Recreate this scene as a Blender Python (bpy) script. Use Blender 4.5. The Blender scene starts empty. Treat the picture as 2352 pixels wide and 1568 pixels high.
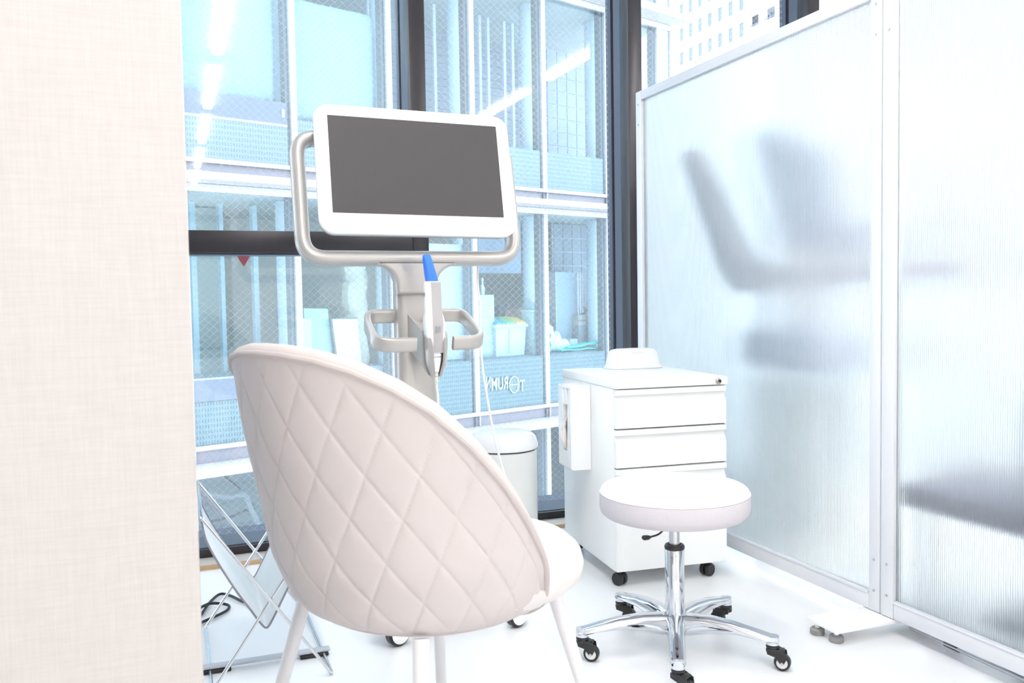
import bpy, bmesh, math, random
from mathutils import Vector, Matrix, Euler
random.seed(7)
PI = math.pi
R_ = math.radians
sc = bpy.context.scene
COL = sc.collection

# ------------------------------------------------------------------ camera
F, HC = 2040.0, 0.92
YAW, PITCH, ROLL = .3635, .0497, -.0163
def cam_rot():
    # rows: camera right, down, forward in world axes (X right along the window, Y to the window, Z up)
    cy, sy = math.cos(YAW), math.sin(YAW)
    Rz = Matrix(((cy, -sy, 0), (sy, cy, 0), (0, 0, 1)))
    B = Matrix(((1, 0, 0), (0, 0, -1), (0, 1, 0)))
    cp, sp = math.cos(PITCH), math.sin(PITCH)
    Rx = Matrix(((1, 0, 0), (0, cp, -sp), (0, sp, cp)))
    cr, sr = math.cos(ROLL), math.sin(ROLL)
    Rr = Matrix(((cr, -sr, 0), (sr, cr, 0), (0, 0, 1)))
    return Rr @ Rx @ B @ Rz
RM = cam_rot()
cam_d = bpy.data.cameras.new('camera')
cam = bpy.data.objects.new('camera', cam_d)
COL.objects.link(cam)
m = RM.transposed()          # columns: right, down, forward
mm = Matrix(((m[0][0], -m[0][1], -m[0][2]), (m[1][0], -m[1][1], -m[1][2]), (m[2][0], -m[2][1], -m[2][2])))
cam.matrix_world = Matrix.Translation((0, 0, HC)) @ mm.to_4x4()
cam_d.sensor_width = 36
cam_d.lens = F * 36 / 2352
cam_d.clip_start = .05
cam_d.clip_end = 400
cam_d.dof.use_dof = True
cam_d.dof.focus_distance = 3.2
cam_d.dof.aperture_fstop = 9
sc.camera = cam
def ray(px, py):
    return RM.transposed() @ Vector(((px - 1176) / F, (py - 784) / F, 1))
def onz(px, py, z=0.):
    d = ray(px, py); t = (z - HC) / d.z
    return Vector((0, 0, HC)) + d * t
def ony(px, py, Y):
    d = ray(px, py)
    return Vector((0, 0, HC)) + d * (Y / d.y)

# ------------------------------------------------------------------ world, exposure
w = bpy.data.worlds.new('sky'); sc.world = w; w.use_nodes = True
nt = w.node_tree
bg = nt.nodes['Background']
bg.inputs[0].default_value = (.80, .91, 1, 1)
bg.inputs[1].default_value = 1.95
sc.view_settings.view_transform = 'Standard'
sc.view_settings.look = 'None'
sc.view_settings.exposure = 1.1
sc.view_settings.gamma = 1
sc.view_settings.use_curve_mapping = False
sc.cycles.transparent_max_bounces = 32
sc.cycles.max_bounces = 14
sc.cycles.diffuse_bounces = 6
sc.cycles.transmission_bounces = 14
sc.cycles.sample_clamp_indirect = 8
LAMP = 26.0

# ------------------------------------------------------------------ materials
MATS = {}
def mat(name, col, rough=.5, metal=0., spec=.5, noise=0., nscale=40., bump=0., coat=0., emit=None, es=0., trans=0., ior=1.45, sheen=0., stretch=None):
    if name in MATS: return MATS[name]
    M = bpy.data.materials.new(name); M.use_nodes = True
    n = M.node_tree.nodes; l = M.node_tree.links
    p = n['Principled BSDF']
    p.inputs['Base Color'].default_value = (*col, 1)
    p.inputs['Roughness'].default_value = rough
    p.inputs['Metallic'].default_value = metal
    p.inputs['Specular IOR Level'].default_value = spec
    p.inputs['Coat Weight'].default_value = coat
    p.inputs['Transmission Weight'].default_value = trans
    p.inputs['IOR'].default_value = ior
    p.inputs['Sheen Weight'].default_value = sheen
    if emit:
        p.inputs['Emission Color'].default_value = (*emit, 1)
        p.inputs['Emission Strength'].default_value = es
    if noise or bump:
        tc = n.new('ShaderNodeTexCoord'); mp = n.new('ShaderNodeMapping')
        if stretch: mp.inputs['Scale'].default_value = stretch
        t = n.new('ShaderNodeTexNoise'); t.inputs['Scale'].default_value = nscale; t.inputs['Detail'].default_value = 4
        l.new(tc.outputs['Object'], mp.inputs[0]); l.new(mp.outputs[0], t.inputs['Vector'])
        if noise:
            mx = n.new('ShaderNodeMix'); mx.data_type = 'RGBA'
            mx.inputs[6].default_value = tuple(max(0, c * (1 - noise)) for c in col) + (1,)
            mx.inputs[7].default_value = tuple(min(1, c * (1 + noise)) for c in col) + (1,)
            l.new(t.outputs[0], mx.inputs[0]); l.new(mx.outputs[2], p.inputs['Base Color'])
        if bump:
            b = n.new('ShaderNodeBump'); b.inputs['Strength'].default_value = bump; b.inputs['Distance'].default_value = .002
            l.new(t.outputs[0], b.inputs['Height']); l.new(b.outputs[0], p.inputs['Normal'])
    MATS[name] = M
    return M
def math_node(nt, op, a, b=None, c=None):
    nd = nt.nodes.new('ShaderNodeMath'); nd.operation = op
    for i, v in enumerate((a, b, c)):
        if v is None: continue
        if isinstance(v, (int, float)): nd.inputs[i].default_value = v
        else: nt.links.new(v, nd.inputs[i])
    return nd.outputs[0]
def glass_mat(name, tint, wires=False, ior=1.5, wirecol=(.78, .86, .90)):
    M = bpy.data.materials.new(name); M.use_nodes = True
    t = M.node_tree; n = t.nodes; l = t.links; n.clear()
    out = n.new('ShaderNodeOutputMaterial'); tr = n.new('ShaderNodeBsdfTransparent'); gl = n.new('ShaderNodeBsdfGlossy')
    tr.inputs[0].default_value = (*tint, 1); gl.inputs['Roughness'].default_value = 0.0
    fr = n.new('ShaderNodeLayerWeight'); fr.inputs[0].default_value = .5
    sch = math_node(t, 'MULTIPLY_ADD', math_node(t, 'POWER', fr.outputs['Facing'], 5.0), .9, .04)
    mx = n.new('ShaderNodeMixShader')
    l.new(sch, mx.inputs[0]); l.new(tr.outputs[0], mx.inputs[1]); l.new(gl.outputs[0], mx.inputs[2])
    last = mx.outputs[0]
    if wires:
        tc = n.new('ShaderNodeTexCoord'); sp = n.new('ShaderNodeSeparateXYZ'); l.new(tc.outputs['Object'], sp.inputs[0])
        ms = []
        for sgn in (1, -1):
            zz = math_node(t, 'MULTIPLY', sp.outputs[2], sgn * 1.12)
            s = math_node(t, 'ADD', sp.outputs[0], zz)
            s = math_node(t, 'ADD', s, 10.0)
            s = math_node(t, 'DIVIDE', s, .031)
            s = math_node(t, 'FRACT', s)
            ms.append(math_node(t, 'LESS_THAN', s, .042))
        mk = math_node(t, 'MAXIMUM', ms[0], ms[1])
        df = n.new('ShaderNodeBsdfDiffuse'); df.inputs[0].default_value = (*wirecol, 1)
        mk = math_node(t, 'MULTIPLY', mk, .45)
        m2 = n.new('ShaderNodeMixShader'); l.new(mk, m2.inputs[0]); l.new(last, m2.inputs[1]); l.new(df.outputs[0], m2.inputs[2])
        last = m2.outputs[0]
    l.new(last, out.inputs[0])
    MATS[name] = M
    return M
def frit_mat(name, base, dash):
    M = bpy.data.materials.new(name); M.use_nodes = True
    t = M.node_tree; n = t.nodes; l = t.links
    p = n['Principled BSDF']; p.inputs['Roughness'].default_value = .25
    tc = n.new('ShaderNodeTexCoord'); sp = n.new('ShaderNodeSeparateXYZ'); l.new(tc.outputs['Object'], sp.inputs[0])
    a = math_node(t, 'FRACT', math_node(t, 'DIVIDE', math_node(t, 'ADD', sp.outputs[0], 20), .031))
    row = math_node(t, 'DIVIDE', math_node(t, 'ADD', sp.outputs[2], 20), .058)
    b = math_node(t, 'FRACT', row)
    k = math_node(t, 'MULTIPLY', math_node(t, 'LESS_THAN', a, .45), math_node(t, 'LESS_THAN', b, .62))
    mx = n.new('ShaderNodeMix'); mx.data_type = 'RGBA'
    mx.inputs[6].default_value = (*base, 1); mx.inputs[7].default_value = (*dash, 1)
    l.new(k, mx.inputs[0]); l.new(mx.outputs[2], p.inputs['Base Color'])
    MATS[name] = M
    return M
def linen_mat():
    M = bpy.data.materials.new('linen_wallpaper'); M.use_nodes = True
    t = M.node_tree; n = t.nodes; l = t.links; p = n['Principled BSDF']; p.inputs['Roughness'].default_value = .85
    tc = n.new('ShaderNodeTexCoord'); outs = []
    for sc_ in ((9, 1, 160), (160, 1, 9)):
        mp = n.new('ShaderNodeMapping'); mp.inputs['Scale'].default_value = sc_
        no = n.new('ShaderNodeTexNoise'); no.inputs['Scale'].default_value = 2.2; no.inputs['Detail'].default_value = 3
        l.new(tc.outputs['Object'], mp.inputs[0]); l.new(mp.outputs[0], no.inputs['Vector']); outs.append(no.outputs[0])
    s = math_node(t, 'MULTIPLY', math_node(t, 'ADD', outs[0], outs[1]), .5)
    cr = n.new('ShaderNodeMapRange'); cr.inputs[1].default_value = .35; cr.inputs[2].default_value = .65
    l.new(s, cr.inputs[0])
    mx = n.new('ShaderNodeMix'); mx.data_type = 'RGBA'
    mx.inputs[6].default_value = (.485, .45, .435, 1); mx.inputs[7].default_value = (.53, .495, .48, 1)
    l.new(cr.outputs[0], mx.inputs[0]); l.new(mx.outputs[2], p.inputs['Base Color'])
    b = n.new('ShaderNodeBump'); b.inputs['Strength'].default_value = .3; b.inputs['Distance'].default_value = .001
    l.new(s, b.inputs['Height']); l.new(b.outputs[0], p.inputs['Normal'])
    return M
def poly_mat():
    # ribbed twin-wall sheet: vertical ribs spread light sideways, faint frosting
    M = bpy.data.materials.new('ribbed_polycarbonate'); M.use_nodes = True
    t = M.node_tree; n = t.nodes; l = t.links; n.clear()
    out = n.new('ShaderNodeOutputMaterial')
    tc = n.new('ShaderNodeTexCoord'); sp = n.new('ShaderNodeSeparateXYZ'); l.new(tc.outputs['Object'], sp.inputs[0])
    ph = math_node(t, 'MULTIPLY', sp.outputs[1], 2 * PI / .0062)
    s = math_node(t, 'SINE', ph)
    no = n.new('ShaderNodeTexNoise'); no.inputs['Scale'].default_value = 260
    l.new(tc.outputs['Object'], no.inputs['Vector'])
    hgt = math_node(t, 'ADD', math_node(t, 'MULTIPLY', s, .5), math_node(t, 'MULTIPLY', no.outputs[0], .5))
    b = n.new('ShaderNodeBump'); b.inputs['Strength'].default_value = .9; b.inputs['Distance'].default_value = .0016
    l.new(hgt, b.inputs['Height'])
    g = n.new('ShaderNodeBsdfRefraction'); g.inputs['Roughness'].default_value = .50; g.inputs['IOR'].default_value = 1.22
    g.inputs[0].default_value = (.97, 1.0, 1.0, 1)
    l.new(b.outputs[0], g.inputs['Normal'])
    gs = n.new('ShaderNodeBsdfGlossy'); gs.inputs['Roughness'].default_value = .3
    l.new(b.outputs[0], gs.inputs['Normal'])
    tl = n.new('ShaderNodeBsdfTranslucent'); tl.inputs[0].default_value = (.93, .97, 1, 1)
    df = n.new('ShaderNodeBsdfDiffuse'); df.inputs[0].default_value = (.9, .95, 1, 1)
    m0 = n.new('ShaderNodeMixShader'); m0.inputs[0].default_value = .5; l.new(tl.outputs[0], m0.inputs[1]); l.new(df.outputs[0], m0.inputs[2])
    m1 = n.new('ShaderNodeMixShader'); m1.inputs[0].default_value = .16; l.new(g.outputs[0], m1.inputs[1]); l.new(m0.outputs[0], m1.inputs[2])
    m2 = n.new('ShaderNodeMixShader'); m2.inputs[0].default_value = .04; l.new(m1.outputs[0], m2.inputs[1]); l.new(gs.outputs[0], m2.inputs[2])
    l.new(m2.outputs[0], out.inputs[0])
    return M

white_paint = mat('white_powder_coat', (.93, .93, .925), .4, noise=.01, nscale=8)
white_plastic = mat('white_gloss_plastic', (.92, .925, .93), .22, noise=.01, nscale=6)
white_wall = mat('white_wall_paint', (.88, .875, .86), .8, noise=.02, nscale=5, bump=.1)
alu_white = mat('white_aluminium_rail', (.75, .76, .80), .35, noise=.015, nscale=12)
chrome = mat('polished_chrome', (.66, .68, .72), .06, 1., noise=.02, nscale=3)
wire_chrome = mat('thin_chrome_rod', (.72, .72, .74), .2, 1., noise=.02, nscale=3)
steel = mat('brushed_steel', (.6, .6, .62), .3, 1., noise=.05, nscale=60)
champagne = mat('champagne_silver_paint', (.50, .475, .455), .3, .35, noise=.01, nscale=8, coat=.2)
dark_metal = mat('dark_bronze_anodised', (.036, .033, .038), .32, .3, noise=.04, nscale=10)
slate_metal = mat('slate_grey_metal', (.085, .10, .14), .4, .2, noise=.03, nscale=10)
black_gasket = mat('black_gasket', (.015, .014, .022), .6, noise=.05)
black_plastic = mat('black_caster_plastic', (.018, .018, .02), .35, noise=.05)
dark_gap = mat('dark_shadow_gap_metal', (.05, .05, .06), .7, noise=.05)
velvet = mat('beige_grey_velvet', (.53, .48, .472), .9, noise=.05, nscale=9, sheen=.0)
velvet_seat = mat('pale_velvet_seat', (.62, .58, .57), .85, noise=.02, nscale=9, sheen=.25)
stitch_m = mat('quilting_thread', (.60, .55, .54), .8, noise=.05)
leg_white = mat('white_leg_lacquer', (.70, .68, .69), .3, noise=.01, nscale=8)
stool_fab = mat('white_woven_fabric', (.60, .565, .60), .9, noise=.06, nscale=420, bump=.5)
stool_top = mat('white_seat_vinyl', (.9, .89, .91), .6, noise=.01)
screen_m = mat('dark_grey_display', (.070, .065, .069), .5, spec=.25, noise=.05, nscale=700, bump=.05)
blue_tip = mat('blue_plastic', (.03, .17, .80), .35, noise=.03, nscale=10)
grey_plastic = mat('light_grey_plastic', (.40, .385, .395), .4, noise=.01, nscale=8)
mid_grey = mat('mid_grey_plastic', (.3, .31, .35), .4, noise=.02)
cream_cord = mat('cream_cable', (.80, .77, .70), .5, noise=.02)
white_cord = mat('white_cable', (.87, .86, .86), .45, noise=.02)
sling = mat('pale_blue_white_cloth', (.84, .88, .90), .8, noise=.03, nscale=20)
piping = mat('mauve_grey_piping', (.28, .26, .31), .7, noise=.04)
beige_stone = mat('beige_stone_sill', (.56, .53, .49), .5, noise=.06, nscale=30)
tan_line = mat('tan_edge_strip', (.50, .34, .20), .6, noise=.05)
brass = mat('warm_nickel_lock', (.62, .54, .48), .25, 1., noise=.03)
tissue_m = mat('tissue_paper', (.85, .80, .77), .9, noise=.02, bump=.2)
carton = mat('dusky_red_carton', (.42, .14, .12), .7, noise=.25, nscale=30)
grey_pad = mat('grey_rubber_pad', (.30, .29, .29), .7, noise=.04)
dkchair = mat('grey_blue_upholstery', (.56, .60, .74), .6, noise=.05)
pinkshell = mat('mauve_plastic_shell', (.82, .76, .83), .5, noise=.02)
plum = mat('dark_plum_vinyl', (.075, .065, .13), .5, noise=.04)
red_m = mat('red_marker_film', (.72, .20, .25), .5, noise=.02)
M_win = glass_mat('window_glass', (.985, .995, 1.0), wires=True)
M_bglass = glass_mat('tinted_facade_glass', (.905, .955, .98))
M_linen = linen_mat()
M_poly = poly_mat()

# ------------------------------------------------------------------ mesh helpers
def new_obj(name, bm, m, parent=None, ang=35, smooth=True):
    me = bpy.data.meshes.new(name)
    bmesh.ops.recalc_face_normals(bm, faces=bm.faces)
    bm.to_mesh(me); bm.free()
    for mt in (m if isinstance(m, (list, tuple)) else [m]): me.materials.append(mt)
    if smooth:
        me.polygons.foreach_set('use_smooth', [True] * len(me.polygons))
        me.set_sharp_from_angle(angle=R_(ang))
    o = bpy.data.objects.new(name, me); COL.objects.link(o)
    if parent: o.parent = parent
    return o
def tag(o, label, cat, group=None, kind=None):
    if label: o['label'] = label
    if cat: o['category'] = cat
    if group: o['group'] = group
    if kind: o['kind'] = kind
    return o
def thing(name, label, cat, loc=(0, 0, 0), rz=0., group=None):
    o = bpy.data.objects.new(name, None); COL.objects.link(o)
    o.empty_display_size = .05
    o.location = loc; o.rotation_euler = (0, 0, rz)
    return tag(o, label, cat, group)
def struct(o, label=None):
    o['kind'] = 'structure'
    if label: o['label'] = label
    return o
def copy_tree(o, parent=None):
    c = o.copy(); COL.objects.link(c); c.parent = parent
    for ch in list(o.children): copy_tree(ch, c)
    return c
def bx(bm, x0, x1, y0, y1, z0, z1, M=None, bev=0., seg=2, mi=0):
    r = bmesh.ops.create_cube(bm, size=1)
    vs = r['verts']
    T = Matrix.Translation(((x0 + x1) / 2, (y0 + y1) / 2, (z0 + z1) / 2)) @ Matrix.Diagonal((x1 - x0, y1 - y0, z1 - z0, 1))
    if M is not None: T = M @ T
    bmesh.ops.transform(bm, matrix=T, verts=vs)
    fs = set(f for v in vs for f in v.link_faces)
    if bev:
        es = list(set(e for v in vs for e in v.link_edges))
        rr = bmesh.ops.bevel(bm, geom=es, offset=bev, segments=seg, profile=.5, affect='EDGES')
        fs = set(rr['faces']) | set(f for f in fs if f.is_valid)
    for f in fs:
        if f.is_valid: f.material_index = mi
def box(name, x0, x1, y0, y1, z0, z1, m, parent=None, bev=0., seg=2, M=None):
    bm = bmesh.new(); bx(bm, x0, x1, y0, y1, z0, z1, M, bev, seg)
    return new_obj(name, bm, m, parent)
def rings(bm, rs, close_ring=True, cap0=True, cap1=True, mi=0):
    """loft through rings of equal length"""
    V = [[bm.verts.new(p) for p in r] for r in rs]
    n = len(rs[0])
    for a, b in zip(V, V[1:]):
        for i in range(n if close_ring else n - 1):
            j = (i + 1) % n
            f = bm.faces.new((a[i], a[j], b[j], b[i])); f.material_index = mi
    if cap0 and close_ring: bm.faces.new(V[0][::-1]).material_index = mi
    if cap1 and close_ring: bm.faces.new(V[-1]).material_index = mi
    return V
def lathe(bm, prof, c=(0, 0, 0), n=32, M=None, mi=0, caps=True):
    rs = []
    for r, z in prof:
        r = max(r, 1e-5)
        ring = [Vector((c[0] + r * math.cos(2 * PI * i / n), c[1] + r * math.sin(2 * PI * i / n), c[2] + z)) for i in range(n)]
        if M is not None: ring = [M @ p for p in ring]
        rs.append(ring)
    rings(bm, rs, cap0=caps, cap1=caps, mi=mi)
def smooth_path(pts, sub=6, closed=False):
    P = [Vector(p) for p in pts]; n = len(P); out = []
    rng = range(n if closed else n - 1)
    for i in rng:
        if closed: p0, p1, p2, p3 = P[(i - 1) % n], P[i], P[(i + 1) % n], P[(i + 2) % n]
        else: p0, p1, p2, p3 = P[max(i - 1, 0)], P[i], P[i + 1], P[min(i + 2, n - 1)]
        for k in range(sub):
            t = k / sub
            out.append(.5 * ((2 * p1) + (-p0 + p2) * t + (2 * p0 - 5 * p1 + 4 * p2 - p3) * t * t + (-p0 + 3 * p1 - 3 * p2 + p3) * t ** 3))
    if not closed: out.append(P[-1])
    return out
def round_path(pts, rad, seg=6, closed=False):
    P = [Vector(p) for p in pts]; n = len(P); out = []
    for i in range(n):
        if not closed and i in (0, n - 1): out.append(P[i]); continue
        a, b, c = P[(i - 1) % n], P[i], P[(i + 1) % n]
        r = rad[i] if isinstance(rad, (list, tuple)) else rad
        u, v = (a - b), (c - b); lu, lv = u.length, v.length; u.normalize(); v.normalize()
        r = min(r, lu * .49, lv * .49)
        p0, p1 = b + u * r, b + v * r
        for k in range(seg + 1):
            t = k / seg
            out.append((1 - t) ** 2 * p0 + 2 * t * (1 - t) * b + t * t * p1)
    return out
def tube(bm, pts, r, n=10, up=None, sx=1., sy=1., power=2., closed=False, mi=0, caps=True):
    """sweep a (super)ellipse; r float or per-point list; sx along side axis, sy along up axis"""
    P = [Vector(p) for p in pts]; N = len(P); rs = []
    prev = None
    for i in range(N):
        a = P[(i - 1) % N] if (closed or i > 0) else P[0]
        b = P[(i + 1) % N] if (closed or i < N - 1) else P[-1]
        t = (b - a).normalized()
        if up is not None: u0 = Vector(up)
        elif prev is None: u0 = Vector((0, 0, 1)) if abs(t.z) < .9 else Vector((1, 0, 0))
        else: u0 = prev
        s = t.cross(u0)
        if s.length < 1e-6: s = t.cross(Vector((.3, .5, .8)))
        s.normalize(); u = s.cross(t).normalized(); prev = u
        rr = r[i] if isinstance(r, (list, tuple)) else r
        ring = []
        for k in range(n):
            an = 2 * PI * (k + .5) / n; c_, s_ = math.cos(an), math.sin(an)
            q = 2 / power
            cx = math.copysign(abs(c_) ** q, c_); cy = math.copysign(abs(s_) ** q, s_)
            ring.append(P[i] + s * (cx * rr * sx) + u * (cy * rr * sy))
        rs.append(ring)
    if closed: rs.append(rs[0])
    if closed:
        V = [[bm.verts.new(p) for p in r_] for r_ in rs[:-1]]
        for i in range(len(V)):
            a, b = V[i], V[(i + 1) % len(V)]
            for k in range(n):
                bm.faces.new((a[k], a[(k + 1) % n], b[(k + 1) % n], b[k])).material_index = mi
    else: rings(bm, rs, cap0=caps, cap1=caps, mi=mi)
def tube_obj(name, pts, r, m, parent=None, **k):
    bm = bmesh.new(); tube(bm, pts, r, **k); return new_obj(name, bm, m, parent)
def prism(bm, outline, y0, y1, M=None, bev=0., seg=3, mi=0):
    """outline in xz, extruded y0..y1"""
    a = [bm.verts.new((x, y0, z)) for x, z in outline]
    f = bm.faces.new(a); f.material_index = mi
    ex = bmesh.ops.extrude_face_region(bm, geom=[f])
    nv = [g for g in ex['geom'] if isinstance(g, bmesh.types.BMVert)]
    for v in nv: v.co.y = y1
    allv = a + nv
    if bev:
        es = [e for e in set(e for v in allv for e in v.link_edges) if abs(e.verts[0].co.y - e.verts[1].co.y) < 1e-7]
        rr = bmesh.ops.bevel(bm, geom=es, offset=bev, segments=seg, profile=.5, affect='EDGES')
        allv = list(set([v for v in allv if v.is_valid] + list(rr['verts'])))
    if M is not None: bmesh.ops.transform(bm, matrix=M, verts=allv)
def rrect(w, h, r, seg=8, cx=0, cz=0):
    o = []
    for sx, sz, a0 in ((1, 1, 0), (-1, 1, 90), (-1, -1, 180), (1, -1, 270)):
        for k in range(seg + 1):
            a = R_(a0 + 90 * k / seg)
            o.append((cx + sx * (w / 2 - r) + r * math.cos(a), cz + sz * (h / 2 - r) + r * math.sin(a)))
    return o

# ================================================================== ROOM
FX0, FX1, BY = -2.6, 6.2, -7.2
YW, YG = 3.30, 3.48            # inner face of the window frames, glass
XM = [-.07 - .93, -.07, .86, 1.79, 2.70, 3.62, 4.54, 5.46]      # left edges of the mullions, 62 mm wide
floor_m = mat('white_vinyl_floor', (.88, .885, .90), .22, spec=.4, noise=.015, nscale=1.6)
fl = struct(box('floor', FX0, FX1, BY, 3.7, -.15, 0, floor_m))
struct(box('ceiling', FX0, FX1, BY, 3.7, 2.6, 2.75, white_wall))
struct(box('wall_left', FX0 - .15, FX0, BY, 3.7, 0, 2.6, white_wall))
struct(box('wall_right', FX1, FX1 + .15, BY, 3.7, 0, 2.6, white_wall))
struct(box('wall_back', FX0, FX1, BY - .15, BY, 0, 2.6, white_wall))
# near wall end on the left, papered
XE = .021
ws = struct(box('wall_near', -2.59, XE, 1.2, 1.33, 0, 2.6, M_linen, bev=.003))
ws['label'] = 'cream linen-papered wall filling the left edge of the view'
# stone threshold in front of the window
st = struct(box('trim_1', FX0, FX1, 3.205, 3.40, 0, .014, beige_stone), 'beige stone threshold strip under the window')
struct(box('trim_2', FX0, FX1, 3.196, 3.2045, 0, .015, tan_line), 'thin tan edging strip in front of the window threshold')
# sill, head, mullions
wn = thing('window_1', None, None); wn['kind'] = 'structure'; wn['label'] = 'dark bronze full-height window with wired glass'
del_keys = []
box('sill_rail', FX0, FX1, YW, YG + .1, .0145, .043, dark_metal, wn, bev=.001)
box('sill_top', FX0, FX1, YW + .02, YG + .1, .0435, .046, slate_metal, wn)
box('head_rail', FX0, FX1, YW, YG + .1, 2.48, 2.599, dark_metal, wn)
for x in XM:
    bm = bmesh.new()
    bx(bm, x, x + .062, YW, YW + .075, .0465, 2.48, bev=.0015)
    o = new_obj('mullion', bm, dark_metal, wn)
    bm = bmesh.new(); bx(bm, x + .0005, x + .0615, YW + .0755, YW + .135, .0465, 2.48)
    new_obj('mullion_side', bm, slate_metal, o)
    bm = bmesh.new(); bx(bm, x + .005, x + .056, YW + .1355, YW + .155, .0465, 2.48)
    new_obj('gasket', bm, black_gasket, o)
    bm = bmesh.new(); bx(bm, x - .002, x + .064, YW + .1555, YW + .20, .0465, 2.48)
    new_obj('outer_cap', bm, slate_metal, o)
for i, x in enumerate(XM[:-1]):
    if i < 2 or i >= 4:
        bm = bmesh.new(); bx(bm, x + .0625, XM[i + 1] - .0005, YW + .002, YW + .19, 1.094, 1.172, bev=.0015)
        new_obj('transom', bm, dark_metal, wn)
        bm = bmesh.new(); bx(bm, x + .0625, XM[i + 1] - .0005, YW + .03, YW + .15, 1.088, 1.0935)
        new_obj('transom_drip', bm, slate_metal, wn)
    spans = ((.0465, 1.0875), (1.1725, 2.48)) if (i < 2 or i >= 4) else ((.0465, 2.48),)
    for a, b in spans:
        bm = bmesh.new(); bx(bm, x + .064, XM[i + 1] - .003, YG, YG + .005, a, b)
        new_obj('pane', bm, M_win, wn)
# red downward triangle on the lower pane
bm = bmesh.new()
a, b, c_ = ony(544, 587, YG - .004), ony(575, 587, YG - .004), ony(560, 613, YG - .004)
V = [bm.verts.new(p) for p in (a, b, c_)] + [bm.verts.new(p + Vector((0, .001, 0))) for p in (a, b, c_)]
for q in ((0, 1, 2), (5, 4, 3), (0, 3, 4, 1), (1, 4, 5, 2), (2, 5, 3, 0)): bm.faces.new([V[i] for i in q])
tag(new_obj('triangle_sticker', bm, red_m), 'red downward-pointing triangle marker on the window glass under the dark transom', 'sticker')

# ------------------------------------------------------------------ ceiling lights (left and middle rows seen as reflections in the glass)
lamp_m = mat('lit_tube_diffuser', (1, 1, 1), .5, emit=(1, .985, .96), es=LAMP, noise=.001)
def ceiling_light(x, y0, label):
    t = thing('ceiling_light', label, 'ceiling light', (x, y0, 2.599), 0, 'linear ceiling lights in rows')
    bm = bmesh.new(); bx(bm, -.028, .028, .05, 1.31, -.012, 0, bev=.003); new_obj('housing', bm, white_paint, t)
    bm = bmesh.new(); tube(bm, [(0, .02, -.024), (0, 1.34, -.024)], .040, n=16, power=3.0, sy=.45); new_obj('diffuser', bm, lamp_m, t)
YL = [.66, -1.10, -2.86, -4.66, -6.42]
for r, (x, nm) in enumerate(((.33, 'left'), (2.72, 'middle'), (3.9, 'added right'), (5.1, 'added far right'))):
    for k, y in enumerate(YL if r < 2 else YL[:1]):  # right and far right: single added lamps brightening the space behind the screens
        ceiling_light(x, y, 'white linear ceiling light, %s from the window in the %s row' % (('first', 'second', 'third', 'fourth', 'fifth')[k], nm))

# ================================================================== PARTITIONS
XP = 1.763
def partition(name, y0, y1, label, sw):
    """y0 near, y1 far ; sw near/far stile widths"""
    t = thing(name, label, 'partition', (XP, y0, 0), 0, 'white framed ribbed screens')
    L = y1 - y0; z0, z1 = .047, 1.732
    for nm, a, b in (('stile', 0, sw[0]), ('stile', L - sw[1], L)):
        bm = bmesh.new(); bx(bm, 0, .032, a, b, z0, z1, bev=.003); o = new_obj(nm, bm, alu_white, t)
        for z in (.105, .19, 1.60, 1.68):
            bm = bmesh.new(); lathe(bm, [(.0001, -.003), (.0035, -.003), (.0035, .003), (.0001, .003)], n=10, M=Matrix.Translation((-.0005, (a + b) / 2, z)) @ Matrix.Rotation(PI / 2, 4, 'Y'))
            new_obj('screw', bm, steel, o)
    for nm, za, zb in (('bottom_rail', z0, z0 + .05), ('top_rail', z1 - .036, z1)):
        bm = bmesh.new(); bx(bm, 0.001, .031, sw[0] + .0005, L - sw[1] - .0005, za, zb, bev=.003)
        o = new_obj(nm, bm, alu_white, t)
        bm = bmesh.new(); bx(bm, -.002, .0005, sw[0] + .001, L - sw[1] - .001, (zb - .006 if nm == 'bottom_rail' else za), (zb if nm == 'bottom_rail' else za + .006))
        new_obj('bead', bm, alu_white, o)
    bm = bmesh.new(); bx(bm, .010, .016, sw[0] - .004, L - sw[1] + .004, z0 + .045, z1 - .03)
    new_obj('sheet', bm, M_poly, t)
    return t
partition('partition', 1.866, 3.195, 'white framed ribbed translucent screen, the one reaching the window', (.040, .045))
partition('partition', .53, 1.862, 'white framed ribbed translucent screen at the right edge, nearest the camera', (.050, .045))
# foot plate with pads
t = thing('partition_foot', 'flat white foot plate on grey pads under the joint of the screens', 'foot plate', (XP, 1.9, 0))
bm = bmesh.new(); bx(bm, -.185, .22, -.082, .032, .033, .045, bev=.002); new_obj('plate', bm, white_paint, t)
for dx, dy in ((-.158, -.05), (-.168, .012), (.19, -.05), (.19, .012)):
    bm = bmesh.new(); lathe(bm, [(.0001, .0), (.017, .0), (.019, .003), (.019, .014), (.015, .018), (.0001, .018)], c=(dx, dy, 0), n=20); o = new_obj('pad', bm, grey_pad, t)
    bm = bmesh.new(); lathe(bm, [(.006, .018), (.006, .033)], c=(dx, dy, 0), n=10); new_obj('stem', bm, white_plastic, o)

# ------------------------------------------------------------------ things behind the screens
# metal rod lying on the floor
t = thing('floor_rod', 'slim steel rod with a dark collar on the floor behind the right screen', 'rod', (0, 0, 0))
p0, p1, pj = onz(2092, 1441, .016), onz(2352, 1560, .016), onz(2188, 1483, .016)
dr = (p1 - p0).normalized()
tube_obj('rod', [p0, p1 + dr * .6], .0055, steel, t)
for q in (pj,):
    tube_obj('collar', [q - dr * .022, q + dr * .022], .0095, slate_metal, t, n=12)
for q in (p0 + dr * 1.1,):
    bm = bmesh.new(); lathe(bm, [(.0085, .0), (.0095, .008), (.0065, .02), (.0002, .022)], c=(q.x, q.y, 0), n=12); new_obj('foot', bm, black_plastic, t)
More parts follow.
